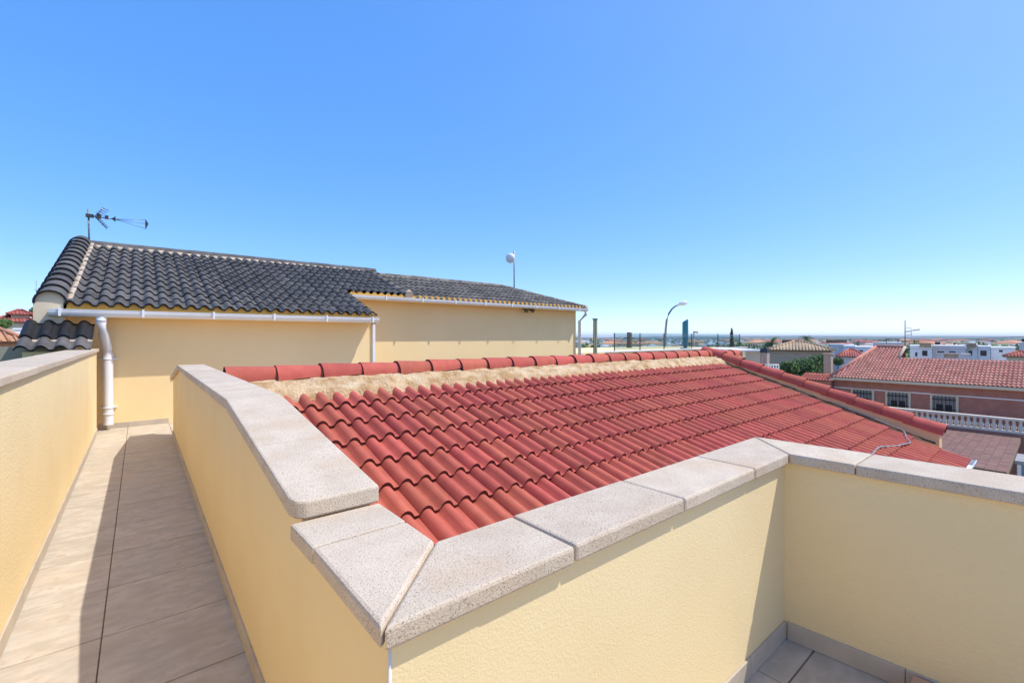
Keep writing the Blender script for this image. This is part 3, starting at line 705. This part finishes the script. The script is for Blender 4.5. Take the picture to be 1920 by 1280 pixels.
for k in range(30):
    z = GZ + 2 + k * (.45 - (GZ + 2)) / 29; r_ = .27 * (1 - (k / 29) ** 3) + .06; leaf_cloud(mb, (c_.x, c_.y, z), (r_, r_, .28), 45, .08, shell=.3)
link('crown', mb.mesh('cy_crown', 'cypress'), cy_)
palm('shaggy palm tree left of the tan tiled roof', 1447, 643, 62, 1.7)
palm('dark rounded palm tree crown behind the tan roof', 1512, 637, 85, 1.7, 30)

# ---------------------------------------------------------------- buildings to the right
def tiled_slope(mb, o, ux, uy, nx, ny, pitch, course, amp=.05, clip=None):
    """joined roof tiles: o lower corner, ux along the eave, uy up the slope (unit vectors)"""
    o = Vector(o); ux = Vector(ux).normalized(); uy = Vector(uy).normalized(); un = ux.cross(uy).normalized()
    if un.z < 0: un = -un
    for r in range(ny):
        for c in range(nx):
            if clip and not clip((c + .5) * pitch, (r + .5) * course): continue
            b = o + ux * (c * pitch) + uy * (r * course)
            prof_ = [(0, 0), (.16, .7), (.32, 1), (.48, .7), (.64, 0), (1, -.05)]
            lo = [b + ux * (t * pitch) + un * (amp * h + .03) for t, h in prof_]; up = [b + ux * (t * pitch) + uy * (course * 1.1) + un * (amp * h) for t, h in prof_]
            fb = [b + ux * (t * pitch) + un * (amp * h - .0) for t, h in prof_]
            mb.grid([lo, up], 0, True); mb.grid([fb, lo], 1, False)
def window(parent, c, w, h, nrm, frame='white_wall', pane='glass_dark', bars=0, sill=True):
    """window centred at c in a wall facing nrm (horizontal)"""
    c = Vector(c); n = Vector(nrm).normalized(); s = Vector((0, 0, 1)).cross(n); z = Vector((0, 0, 1))
    def bx(mb, s0, s1, z0, z1, n0, n1):
        lo = [c + s * a + z * b + n * q for q in (n0, n1) for b in (z0, z1) for a in (s0, s1)]
        i = len(mb.v); mb.v += [tuple(p) for p in lo]
        for q in ((0, 2, 3, 1), (4, 5, 7, 6), (0, 1, 5, 4), (2, 6, 7, 3), (0, 4, 6, 2), (1, 3, 7, 5)):
            mb.f.append([i + k for k in q]); mb.m.append(0); mb.sm.append(False)
    mb = MB(); bx(mb, -w / 2, w / 2, -h / 2, h / 2, -.05, .012); wn = link('window', mb.mesh('window', pane), parent)
    mb = MB(); f = .09
    bx(mb, -w / 2 - f, w / 2 + f, h / 2, h / 2 + f, -.04, .05); bx(mb, -w / 2 - f, w / 2 + f, -h / 2 - f, -h / 2, -.04, .06)
    bx(mb, -w / 2 - f, -w / 2, -h / 2, h / 2, -.04, .05); bx(mb, w / 2, w / 2 + f, -h / 2, h / 2, -.04, .05)
    link('frame', mb.mesh('frame', frame), wn)
    if bars:
        mb = MB()
        for k in range(bars): x = -w / 2 + w * (k + .5) / bars; bx(mb, x - .012, x + .012, -h / 2 - .03, h / 2 + .03, .07, .095)
        bx(mb, -w / 2, w / 2, -h * .25 - .02, -h * .25 + .02, .06, .105); bx(mb, -w / 2, w / 2, h * .32 - .02, h * .32 + .02, .06, .105)
        link('grille', mb.mesh('grille', 'iron'), wn)
    return wn
PX = 31.0; EZp = -2.27
ph = thing('pink_house', 'pink-brown house with salmon tiled roof and barred windows above a balustrade', 'house', (33, 3, GZ))
mb = MB(); mb.box(PX, 37, -3, 8.35, GZ, EZp - .02); link('wall', mb.mesh('pink_wall', 'pink'), ph)
mb = MB(); mb.box(PX - .35, PX + .05, -3, 8.45, EZp - .16, EZp - .02); link('cornice', mb.mesh('pink_cornice', 'cream_wall'), ph)
mb = MB(); mb.box(PX - .03, PX + .0, -3, 8.34, -2.90, -2.85); link('string_course', mb.mesh('string_course', 'white_wall'), ph)
mb = MB(); S4 = math.atan(.40); uy = Vector((math.cos(S4), 0, math.sin(S4)))
def clp(x, y):
    Y = -3 + x; Xr = y * math.cos(S4)
    if Y > 8.40 - Xr * .30: return False
    return Xr < 2.65 or (Y > 5.9 and Xr < 4.15)
tiled_slope(mb, (PX - .32, -3, EZp - .02), (0, 1, 0), uy, 76, 16, .15, .295, .048, clp)
o = link('roof_tiles', mb.mesh('pink_tiles', ['pink_tile', 'red_edge']), ph); o['kind'] = 'stuff'
mb = MB(); zr = EZp - .06
mb.face([(PX - .3, -3, zr), (PX - .3, 8.42, zr), (PX + 2.4, 7.7, zr + 1.06), (PX + 2.4, -3, zr + 1.06)]); mb.face([(PX + 2.4, 5.9, zr + 1.07), (PX + 2.4, 7.7, zr + 1.07), (PX + 3.9, 7.25, zr + 1.65), (PX + 3.9, 5.9, zr + 1.65)])
mb.box(PX + 2.42, 37, -3, 5.88, EZp, zr + 1.0)
mb.face([(PX - .3, 8.42, zr), (37, 8.42, zr), (37, 7.3, zr + 1.66), (PX + 3.9, 7.3, zr + 1.66)])
mb.face([(PX + 3.9, 5.9, zr + 1.65), (PX + 3.9, 7.3, zr + 1.65), (37, 7.3, zr), (37, 5.9, zr)])
link('roof_deck', mb.mesh('pink_deck', 'pink_tile'), ph)
mb = MB()
mb.tube([(PX - .3, 8.42, zr + .1), (PX + 3.9, 7.2, zr + 1.75)], .10, 8); link('hip_ridge', mb.mesh('pink_hip', 'pink_tile'), ph)
mb = MB(); mb.tube([(PX + 3.9, 7.25, zr + 1.76), (PX + 3.9, 5.9, zr + 1.76)], .10, 8); link('ridge', mb.mesh('pink_ridge', 'pink_tile'), ph)
mb = MB(); mb.tube([(PX + 2.4, 5.86, zr + 1.15), (PX + 3.9, 5.86, zr + 1.75)], .08, 8); link('hip_ridge', mb.mesh('pink_hip2', 'mortar_pale'), ph)
mb = MB(); mb.box(PX + 2.40, PX + 2.62, -3, 5.84, zr + 1.02, zr + 1.17); link('ridge_coping', mb.mesh('pink_coping', 'mortar_pale'), ph)
for yc in (7.0, 5.48, 3.70): window(ph, (PX, yc, -3.38), .86, .86, (-1, 0, 0), 'cream_wall', bars=6)
for yc in (7.0, 5.48, 3.70):
    for q in (-.16, .16):
        mb = MB(); mb.box(PX - .016, PX - .012, yc + q - .13, yc + q + .13, -3.72, -3.35); link('pane', mb.mesh('pane', 'iron'), ph)
    mb = MB(); mb.box(PX - .0145, PX - .0125, yc - .43, yc + .43, -3.80, -2.96); link('blind', mb.mesh('blind', 'concrete'), ph)
# low wing and chimney
mb = MB(); mb.box(PX - .5, PX + 4, 8.37, 9.9, GZ, -2.52); link('wing_wall', mb.mesh('wing_wall', 'pink'), ph)
mb = MB(); tiled_slope(mb, (PX - .6, 8.4, -2.5), (0, 1, 0), uy, 10, 3, .15, .295, .05); o = link('wing_tiles', mb.mesh('wing_tiles', ['far_red', 'red_edge']), ph); o['kind'] = 'stuff'
c_ = W(1553, 690, 30); mb = MB(); mb.box(c_.x - .21, c_.x + .21, c_.y - .21, c_.y + .21, -2.6, -1.13)
chm = link('chimney', mb.mesh('pink_chimney', 'mortar_pale'), ph)
mb = MB(); mb.box(c_.x - .27, c_.x + .27, c_.y - .27, c_.y + .27, -1.129, -1.07); mb.box(c_.x - .22, c_.x - .20, c_.y - .12, c_.y + .12, -1.45, -1.15); link('chimney_cap', mb.mesh('chimney_cap', 'mortar_pale'), chm)
# balustrade
bl = thing('balustrade', 'white turned balustrade along the balcony of the pink house', 'balustrade', (29.5, 2.5, -4.3))
prof_b = [(0, .05), (.03, .07), (.10, .085), (.18, .09), (.27, .055), (.33, .045), (.40, .06), (.46, .05)]
mb = MB(); n = 8
rows = [[(r_ * math.cos(2 * math.pi * j / n), r_ * math.sin(2 * math.pi * j / n), z) for j in range(n + 1)] for z, r_ in prof_b]; mb.grid(rows); balm = mb.mesh('baluster', 'stone_white')
for k in range(46):
    y = 5.9 - k * .2
    if y > -2.6: link('baluster', balm, bl, (29.5, y, -4.10))
mb = MB(); mb.box(29.38, 29.62, -3, 6.1, -3.639, -3.55); link('top_rail', mb.mesh('top_rail', 'stone_white'), bl)
mb = MB(); mb.box(29.38, 29.62, -3, 6.1, -4.19, -4.101); link('bottom_rail', mb.mesh('bottom_rail', 'stone_white'), bl)
mb = MB(); mb.box(29.3, PX, -3, 6.2, GZ, -4.20); link('balcony_base', mb.mesh('balcony_base', 'pink'), bl)
# tiled carport roof
cr = thing('carport_roof', 'flat brown tiled carport roof below the white balustrade', 'roof', (25, 3, GZ))
mb = MB(); mb.box(21.3, 29.25, 1.08, 6.0, -4.50, -4.32); link('slab', mb.mesh('carport_slab', 'grout'), cr)
ptm = bevel_mesh('pave_tile', 'brown_pave', [(0, 0, 0), (.322, 0, 0), (.322, .248, 0), (0, .248, 0), (0, 0, .02), (.322, 0, .02), (.322, .248, .02), (0, .248, .02)], .004, 1)
for i in range(24):
    for j in range(12): link('roof_tile', ptm, cr, (21.31 + i * .33, 1.09 + j * .256, -4.319 + R.uniform(0, .003)))
mb = MB(); mb.box(21.31, 29.24, 4.17, 5.98, -4.319, -4.30); link('roof_finish', mb.mesh('roof_finish', 'brown_pave'), cr)
for x, y in ((21.6, 1.4), (28.8, 1.4), (21.6, 5.7), (28.8, 5.7)):
    mb = MB(); mb.box(x - .1, x + .1, y - .1, y + .1, GZ, -4.501); link('post', mb.mesh('carport_post', 'pink'), cr)
gs_ = thing('grey_shed', 'grey metal cabinet with pale edges beside the brown carport roof', 'shed', (20.5, .3, GZ))
mb = MB(); mb.box(19.9, 21.1, -.7, .82, GZ, -3.72); link('body', mb.mesh('shed_body', 'grey_panel'), gs_)
mb = MB(); mb.box(19.86, 21.14, -.74, .86, -3.719, -3.62); link('lid', mb.mesh('shed_lid', 'concrete'), gs_)
for y in (.77, .03, -.68):
    mb = MB(); mb.box(19.86, 19.899, y - .04, y + .04, GZ, -3.73); link('edge_trim', mb.mesh('shed_trim', 'white'), gs_)

# cream block, brick chimney, lattice
d = 19; a, b = W(1386, 660, d), W(1434, 660, d)
cb = thing('cream_block', 'cream rendered stair block behind the end of the red ridge', 'building', Vector((a.x, a.y, GZ)))
mb = MB(); mb.prism([(0, 0), (1, 0), (1, 1), (0, 1)], lambda p, t: a.lerp(b, p[0]) + FW * (3 * p[1]) + Vector((0, 0, t - a.lerp(b, p[0]).z)), GZ, -.60); link('wall', mb.mesh('cream_wall', 'cream_wall'), cb)
mb = MB(); mb.prism([(-.05, -.03), (1.05, -.03), (1.05, 1.02), (-.05, 1.02)], lambda p, t: a.lerp(b, p[0]) + FW * (3 * p[1]) + Vector((0, 0, t - a.lerp(b, p[0]).z)), -.599, -.53); link('coping', mb.mesh('cream_coping', 'white_wall'), cb)
c_ = W(1434, 670, 18.2); bc = thing('brick_chimney', 'pale brick barbecue chimney with a dark pointed cowl', 'chimney', Vector((c_.x, c_.y, GZ)))
mb = MB(); mb.box(c_.x - .13, c_.x + .13, c_.y - .13, c_.y + .13, GZ, -.62); link('stack', mb.mesh('brick_stack', 'brick'), bc)
mb = MB(); mb.prism([(-.16, -.619), (.16, -.619), (.06, -.46), (-.06, -.46)], lambda p, t: (c_.x + p[0], c_.y + t, p[1]), -.14, .14); mb.tube([(c_.x, c_.y, -.46), (c_.x, c_.y, -.36)], [.06, .02], 8); link('cowl', mb.mesh('cowl', 'dark_metal'), bc)
d = 18; lt = thing('white_lattice', 'white openwork lattice railing beside the brick chimney', 'railing', W(1446, 697, d))
mb = MB(); o_ = W(1430, 697, d); q_ = W(1460, 697, d)
for k in range(7): p = o_.lerp(q_, k / 6); mb.tube([p - Vector((0, 0, .3)), p + Vector((0, 0, .28))], .018, 4)
link('uprights', mb.mesh('lattice_bars', 'white_wall'), lt)
for z in (.0, .14, .28):
    mb = MB(); mb.tube([o_ + Vector((0, 0, z)), q_ + Vector((0, 0, z))], .022, 4); link('rail', mb.mesh('lattice_rail', 'white_wall'), lt)

def facing(u0, u1, vt, d):
    """corner, width and axes of a front that stands square to the street towards us"""
    c = W((u0 + u1) / 2, 632, d); f = c.normalized(); s_ = Vector((f.y, -f.x, 0))
    def at(u, v):
        r = FW + RT * ((u - 960) / 848); t = c.dot(f) / r.dot(f); p = r * t; p.z = (632 - v) / 848 * t; return p
    a, b = at(u0, vt), at(u1, vt)
    return Vector((a.x, a.y, 0)), (Vector((b.x, b.y, 0)) - Vector((a.x, a.y, 0))).length, s_, f, (632 - vt) / 848 * d, at
def box_house(name, label, u0, u1, vt, d, wallm, dep=8, rot=0, wins=(), parapet='white_wall', extra=None, group=None, cat='house'):
    a, w, s, f, zt, at = facing(u0, u1, vt, d); b = a + s * w; n = -f
    t = thing(name, label, cat, Vector(((a.x + b.x) / 2, (a.y + b.y) / 2, GZ)), group)
    mb = MB(); fn = lambda p, z: Vector((a.x, a.y, 0)) + s * p[0] + f * p[1] + Vector((0, 0, z))
    mb.prism([(0, 0), (w, 0), (w, dep), (0, dep)], fn, GZ, zt); link('wall', mb.mesh('block', wallm), t)
    mb = MB(); e = .06
    mb.prism([(-e, -e), (w + e, -e), (w + e, dep + e), (-e, dep + e)], fn, zt + .001, zt + .12); link('coping', mb.mesh('block_coping', parapet), t)
    for (wu0, wu1, v0, v1) in wins:
        c = at((wu0 + wu1) / 2, (v0 + v1) / 2); window(t, c, (at(wu1, v0) - at(wu0, v0)).length, (v1 - v0) / 848 * d, n)
    return t, a, b, zt
def hip_house(name, label, u0, u1, ve, va, d, roofm, wallm, dep=7, cat='house', wins=(), yaw=0):
    a, w, s0, f0_, ze, at = facing(u0, u1, ve, d); za = (632 - va) / 848 * d
    s = (s0 * math.cos(yaw) + f0_ * math.sin(yaw)); f = (f0_ * math.cos(yaw) - s0 * math.sin(yaw))
    A = Vector((a.x, a.y, 0)); t = thing(name, label, cat, Vector((a.x, a.y, GZ)))
    fn = lambda p, z: A + s * p[0] + f * p[1] + Vector((0, 0, z))
    mb = MB(); mb.prism([(.3, .3), (w - .3, .3), (w - .3, dep), (.3, dep)], fn, GZ, ze - .02); link('wall', mb.mesh('hip_wall', wallm), t)
    r0, r1 = fn((w * .42, dep * .5), za), fn((w * .58, dep * .5), za); c = [fn((0, 0), ze), fn((w, 0), ze), fn((w, dep + .3), ze), fn((0, dep + .3), ze)]
    mb = MB()
    for q in ((c[0], c[1], r1, r0), (c[1], c[2], r1), (c[2], c[3], r0, r1), (c[3], c[0], r0)): mb.face(q)
    mb.face([p - Vector((0, 0, .12)) for p in c][::-1])
    rf = link('roof', mb.mesh('hip_roof', roofm), t)
    # rolls of tiles on the two visible slopes
    for nm, (p0, p1, q0, q1) in (('tile_rows', (c[0], c[1], r0, r1)), ('tile_rows', (c[1], c[2], r1, r1))):
        mb = MB(); L = (p1 - p0).length; n = max(4, int(L / .26))
        for k in range(n):
            t0 = (k + .5) / n; e0 = p0.lerp(p1, t0)
            ridge0 = (q0 - p0).dot((p1 - p0).normalized()) / L; ridge1 = (q1 - p0).dot((p1 - p0).normalized()) / L
            fr_ = min(1, t0 / max(ridge0, 1e-3), (1 - t0) / max(1 - ridge1, 1e-3))
            up = (q0 + (q1 - q0) * .5 - (p0 + p1) * .5); along = (p1 - p0).normalized(); up = up - along * up.dot(along)
            mb.tube([e0 + Vector((0, 0, .02)), e0 + up * fr_ + Vector((0, 0, .02))], .06, 5)
        o = link(nm, mb.mesh('rows', roofm), rf); o['kind'] = 'stuff'
    mb = MB()
    for p, q in ((c[0], r0), (c[1], r1), (r0, r1), (c[2], r1)): mb.tube([p + Vector((0, 0, .05)), q + Vector((0, 0, .06))], .10, 6)
    link('hip_ridges', mb.mesh('hip_ridges', roofm), rf)
    for (wu0, wu1, v0, v1) in wins:
        c2 = W((wu0 + wu1) / 2, (v0 + v1) / 2, d) + f * .3; window(t, c2, (wu1 - wu0) / 848 * d, (v1 - v0) / 848 * d, -f)
    return t
hip_house('beige_house', 'beige stone-faced house with a low tan tiled hip roof', 1436, 1566, 656, 641, 44, 'tan_tile', 'beige_stone', 8)
hip_house('red_roofed_house', 'low house with a dull red hip roof between the lilac block and pink house', 1568, 1625, 668, 656, 60, 'far_red', 'lilac_wall', 7)
b0 = W(1485, 697, 38)
bush('garden_tree', 'bushy dark green garden tree in front of the beige house', 'tree', Vector((b0.x, b0.y, GZ)), [(W(1485, 694, 38), (1.0, 1.0, .75)), (W(1502, 686, 38.5), (.85, .9, .7)), (W(1477, 688, 38), (.65, .65, .5)), (W(1492, 715, 38), (1.2, 1.2, 1.0))], .10, 900)
b0 = W(1530, 690, 38)
bush('garden_tree', 'lighter green leafy tree against the pink chimney', 'tree', Vector((b0.x, b0.y, GZ)), [(W(1530, 682, 38), (.9, .9, .75)), (W(1541, 676, 38), (.5, .55, .5)), (W(1518, 690, 37.5), (.85, .85, .7)), (W(1530, 715, 38), (1.2, 1.2, 1.0))], .10, 900)
b0 = W(1572, 676, 42); bush('garden_shrub', 'small green shrub between chimney and pink roof', 'shrub', Vector((b0.x, b0.y, GZ)), [(W(1571, 677, 42), (.45, .45, .4))], .09, 500)
b0 = W(1504, 712, 34); bush('hedge_shrub', 'yellow-green shrub under the garden trees beside the pink wing', 'shrub', Vector((b0.x, b0.y, GZ)), [(W(1504, 711, 34), (.5, .6, .3))], .08, 500, m='leaf2')
# row of pale modern houses behind the pink house
H = [('lilac flat-roofed house behind the tan roof with a white end bay', 1556, 1582, 644, 88, 'lilac_wall', ()),
     ('small white block beside the lilac house and satellite dish', 1582, 1603, 647, 86, 'white_wall', ((1588, 1592, 655, 658),)),
     ('white low house with dark slot window behind the red hip roof', 1603, 1640, 649, 80, 'white_wall', ((1608, 1618, 656, 659),)),
     ('lilac roof terrace block with black frame on top', 1637, 1690, 641, 66, 'lilac_wall', ()),
     ('white cube house with a large dark window and tan roof hatch', 1706, 1748, 647, 70, 'white_wall', ((1729, 1739, 657, 667), (1716, 1720, 660, 668))),
     ('mauve flat house with two long slot windows', 1749, 1811, 647, 72, 'lilac_wall', ((1757, 1771, 658, 661), (1779, 1792, 658, 661))),
     ('white house with striped tan canopy and dark door', 1812, 1833, 645, 71, 'white_wall', ((1816, 1823, 657, 666),)),
     ('white house with a wide black window', 1834, 1857, 648, 70, 'white_wall', ((1838, 1850, 657, 667),)),
     ('long pale house with a small porch opening', 1858, 1904, 650, 74, 'white_wall', ((1873, 1880, 656, 660),)),
     ('tall lilac house with dark chimney at the right of the white row', 1911, 1945, 641, 62, 'lilac_wall', ((1916, 1924, 659, 664),))]
for lab, u0, u1, vt, d, wm, wins in H:
    box_house('modern_house', lab, u0, u1, vt + 2, d, wm, wins=wins, group='pale modern houses behind the pink roof')
def lump(name, label, cat, u0, u1, v0, v1, d, m, dep=1.0):
    a, w, s_, f_, z_, at = facing(u0, u1, v1, d); a = Vector((a.x, a.y, z_)); h = (v1 - v0) / 848 * d
    t = thing(name, label, cat, a); mb = MB()
    fn = lambda p, z: Vector((a.x, a.y, 0)) + s_ * p[0] + f_ * p[1] + Vector((0, 0, z))
    mb.prism([(0, 0), (w, 0), (w, dep), (0, dep)], fn, a.z, a.z + h * .85); link('body', mb.mesh('body', m), t)
    mb = MB(); mb.prism([(-.05, -.05), (w + .05, -.05), (w + .05, dep + .05), (-.05, dep + .05)], fn, a.z + h * .85 + .001, a.z + h); link('cap', mb.mesh('cap', m), t)
lump('roof_hatch', 'tan tiled hatch on the white cube house', 'hatch', 1724, 1746, 643, 651, 69.5, 'tan_tile')
lump('roof_hatch', 'pale tan striped canopy box on the white house', 'hatch', 1812, 1830, 644, 651, 70.5, 'tan_tile')
lump('dark_vent', 'dark rooftop vent box on the mauve house', 'vent', 1753, 1763, 641, 646, 72, 'dark_metal')
lump('dark_vent', 'black chimney top on the tall lilac house', 'vent', 1916, 1925, 635, 641, 62, 'dark_metal')
lump('dark_pergola', 'brown pergola roof on the horizon left of the tan tiled roof', 'pergola', 1466, 1485, 637, 643, 90, 'trunk', 4)
lump('dark_pergola', 'wide brown pergola roof beyond the lilac house', 'pergola', 1549, 1588, 637, 642, 92, 'trunk', 4)
lump('water_tank', 'tan water tank box on the terrace behind the pink ridge', 'tank', 1770, 1797, 663, 671, 45, 'tan_tile')
lump('rooftop_box', 'grey dome-like cover behind the pink ridge', 'cover', 1803, 1819, 663, 672, 46, 'lilac_wall')
hip_house('red_roofed_house', 'red-roofed cottage at the right beyond the long pale house', 1880, 1945, 668, 660, 52, 'far_red', 'cream_wall', 6)
fr2 = thing('roof_frame', 'black steel frame on the lilac terrace block', 'frame', W(1672, 641, 66))
for u in (1662, 1684):
    mb = MB(); mb.tube([W(u, 643, 66), W(u, 635, 66)], .05, 5); link('leg', mb.mesh('frame_leg', 'iron'), fr2)
mb = MB(); mb.tube([W(1660, 635.5, 66), W(1686, 635.5, 66)], .06, 5); link('beam', mb.mesh('frame_beam', 'iron'), fr2)
b0 = W(1697, 655, 27); a2 = thing('television_antenna', 'thin mast antenna with comb elements on the pink house', 'antenna', b0)
mb = MB(); mb.tube([b0 - Vector((0, 0, .4)), W(1697, 600, 27)], .022, 6); link('mast', mb.mesh('mast2', 'dark_metal'), a2)
mb = MB(); mb.tube([W(1698, 621, 27), W(1725, 617.5, 26)], .014, 5); link('boom', mb.mesh('boom2', 'metal'), a2)
for k in range(8):
    p = W(1712 + k * 1.7, 619.3 - k * .22, 26.4); mb = MB(); mb.tube([p - Vector((0, 0, .05)), p + Vector((0, 0, .05))], .010, 4); link('element', mb.mesh('element2', 'metal'), a2)
for v in (615, 622, 628):
    mb = MB(); mb.tube([W(1699, v, 27), W(1709, v - .8, 27)], .014, 4); link('reflector_rod', mb.mesh('refl2', 'metal'), a2)
mb = MB(); mb.tube([W(1708, 614, 27), W(1709, 629, 27)], .012, 4); link('reflector_bar', mb.mesh('refl3', 'metal'), a2)
for lab, p, q, sag in (('thin overhead cable above the pale modern houses', W(1440, 641, 50), W(2100, 622, 24), .25), ('sagging overhead cable across the fronts of the modern houses', W(1470, 648, 50), W(2100, 654, 40), .2)):
    mb = MB(); mb.tube([p.lerp(q, k / 24) - Vector((0, 0, sag * 4 * (k / 24) * (1 - k / 24))) for k in range(25)], .012, 5)
    tag(link('overhead_cable', mb.mesh('cable', 'iron')), lab, 'cable')

# ---------------------------------------------------------------- left background
hip_house('red_roofed_house', 'large red-roofed house on the left beyond the salmon roof', -25, 76, 603, 588, 46, 'far_red', 'cream_wall', 8)
hip_house('upper_storey', 'raised red hip roof turret above the red house', 12, 62, 589, 580, 47.5, 'far_red', 'cream_wall', 4, cat='turret')
hip_house('salmon_roofed_house', 'small house with salmon tiled roof behind the olive wall', -110, 57, 640, 606, 21, 'salmon_tile', 'terracotta', 6, yaw=.1)
box_house('white_annex', 'white box house with red trim between the red and salmon roofs', 26, 80, 618, 34, 'white_wall', 5)
palm('small palm with drooping fronds above the salmon roof', 31, 634, 27, .75, 18)
b0 = W(66, 583, 55); bush('roadside_tree', 'dark round tree beside the red roof', 'tree', Vector((b0.x, b0.y, GZ)), [(W(66, 584, 55), (.55, .6, .6)), (W(70, 592, 55), (.5, .5, .5))], .12, 500)
b0 = W(4, 605, 42); bush('roadside_tree', 'small green tree at the edge of the red house', 'tree', Vector((b0.x, b0.y, GZ)), [(W(4, 606, 42), (.7, .7, .45))], .12, 500)
c_ = W(68, 632, 120); ms = thing('radio_mast', 'thin pale lattice mast far behind the left houses', 'mast', Vector((c_.x, c_.y, GZ)))
mb = MB(); mb.tube([(c_.x, c_.y, GZ), (c_.x, c_.y, 15)], .07, 5); link('shaft', mb.mesh('mast_shaft', 'metal'), ms)
for z in (12.5, 10.5, 8): mb = MB(); mb.tube([Vector((c_.x, c_.y, z)) - RT * .5, Vector((c_.x, c_.y, z)) + RT * .5], .05, 4); link('arm', mb.mesh('mast_arm', 'metal'), ms)

# ---------------------------------------------------------------- far town
RT2 = random.Random(11); used = []
kinds = ['white_wall', 'white_wall', 'cream_wall', 'lilac_wall', 'white_wall', 'cream_wall', 'white_wall']
meshes = []
for k in range(14):
    mb = MB(); w = RT2.uniform(5, 11); dpt = RT2.uniform(8, 12); h = RT2.choice([2.8, 3.2, 3.8, 4.6]); wm = kinds[k % 7]
    mb.box(-w / 2, w / 2, 0, dpt, 0, h)
    if k % 5 == 0: mb.face([(-w / 2 - .4, -.4, h), (w / 2 + .4, -.4, h), (w / 4, dpt / 2, h + 1.0), (-w / 4, dpt / 2, h + 1.0)], 1); mb.face([(w / 2 + .4, -.4, h), (w / 2 + .4, dpt + .4, h), (w / 4, dpt / 2, h + 1.0)], 1); mb.face([(-w / 2 - .4, dpt + .4, h), (-w / 2 - .4, -.4, h), (-w / 4, dpt / 2, h + 1.0)], 1)
    else: mb.box(-w / 2 + 1, -w / 2 + 4.5, 2, 6, h, h + 1.1); mb.box(-w / 2 - .1, w / 2 + .1, -.1, .2, h, h + .5)
    for q in range(int(w / 2.6)):
        for zz in (h - 2.2, h - 5.0):
            if zz > .3: x = -w / 2 + 1.2 + q * 2.6; mb.box(x, x + 1.1, -.03, .05, zz, zz + 1.2, 2)
    lab = ('%s low house with %s in the distant town' % ({'white_wall': 'white', 'cream_wall': 'cream', 'lilac_wall': 'mauve-grey', 'terracotta': 'terracotta'}[wm], 'a tiled hip roof' if k % 5 == 0 else 'a flat roof and stair box'))
    meshes.append((lab, mb.mesh('town_house', [wm, ['far_red', 'tan_tile', 'salmon_tile'][k % 3], 'glass_dark'])))
cnt = 0
while cnt < 298:
    u = RT2.uniform(1060, 2000); d = 95 * ((13.0 if u < 1450 else 4.4) ** RT2.random())
    if d < 165: continue
    lab, me = RT2.choice(meshes); o = link('town_house', me, None, W(u, 632, d) * 1 + Vector((0, 0, GZ)), (0, 0, -TH + RT2.uniform(-.5, .5)))
    tag(o, lab, 'house', 'houses of the distant town'); cnt += 1
mb = MB()
for _ in range(900):
    u = RT2.uniform(1040, 2000); d = 90 * ((22 if u < 1400 else 7) ** RT2.random()); c = W(u, 632, d); r_ = RT2.uniform(1.2, 2.6)
    leaf_cloud(mb, (c.x, c.y, GZ + r_ * 1.0), (r_, r_, r_ * RT2.uniform(.8, 1.3)), 26, .9, RT2, .3)
o = link('distant_trees', mb.mesh('distant_trees', 'leaf')); o['kind'] = 'stuff'; o['label'] = 'scattered dark trees among the far houses of the town'; o['category'] = 'trees'

# ---------------------------------------------------------------- haze
hm = bpy.data.materials.new('haze_air'); hm.use_nodes = True; hn = hm.node_tree.nodes; hn.remove(hn['Principled BSDF'])
pv = hn.new('ShaderNodeVolumePrincipled'); pv.inputs['Density'].default_value = 1.4e-4; pv.inputs['Color'].default_value = (.80, .88, 1, 1); pv.inputs['Anisotropy'].default_value = .2
hm.node_tree.links.new(pv.outputs[0], hn['Material Output'].inputs['Volume']); M['haze'] = hm
mb = MB(); mb.box(-9500, 9500, -9500, 9500, GZ - 3, 42)
o = link('haze', mb.mesh('haze', 'haze')); o['kind'] = 'stuff'
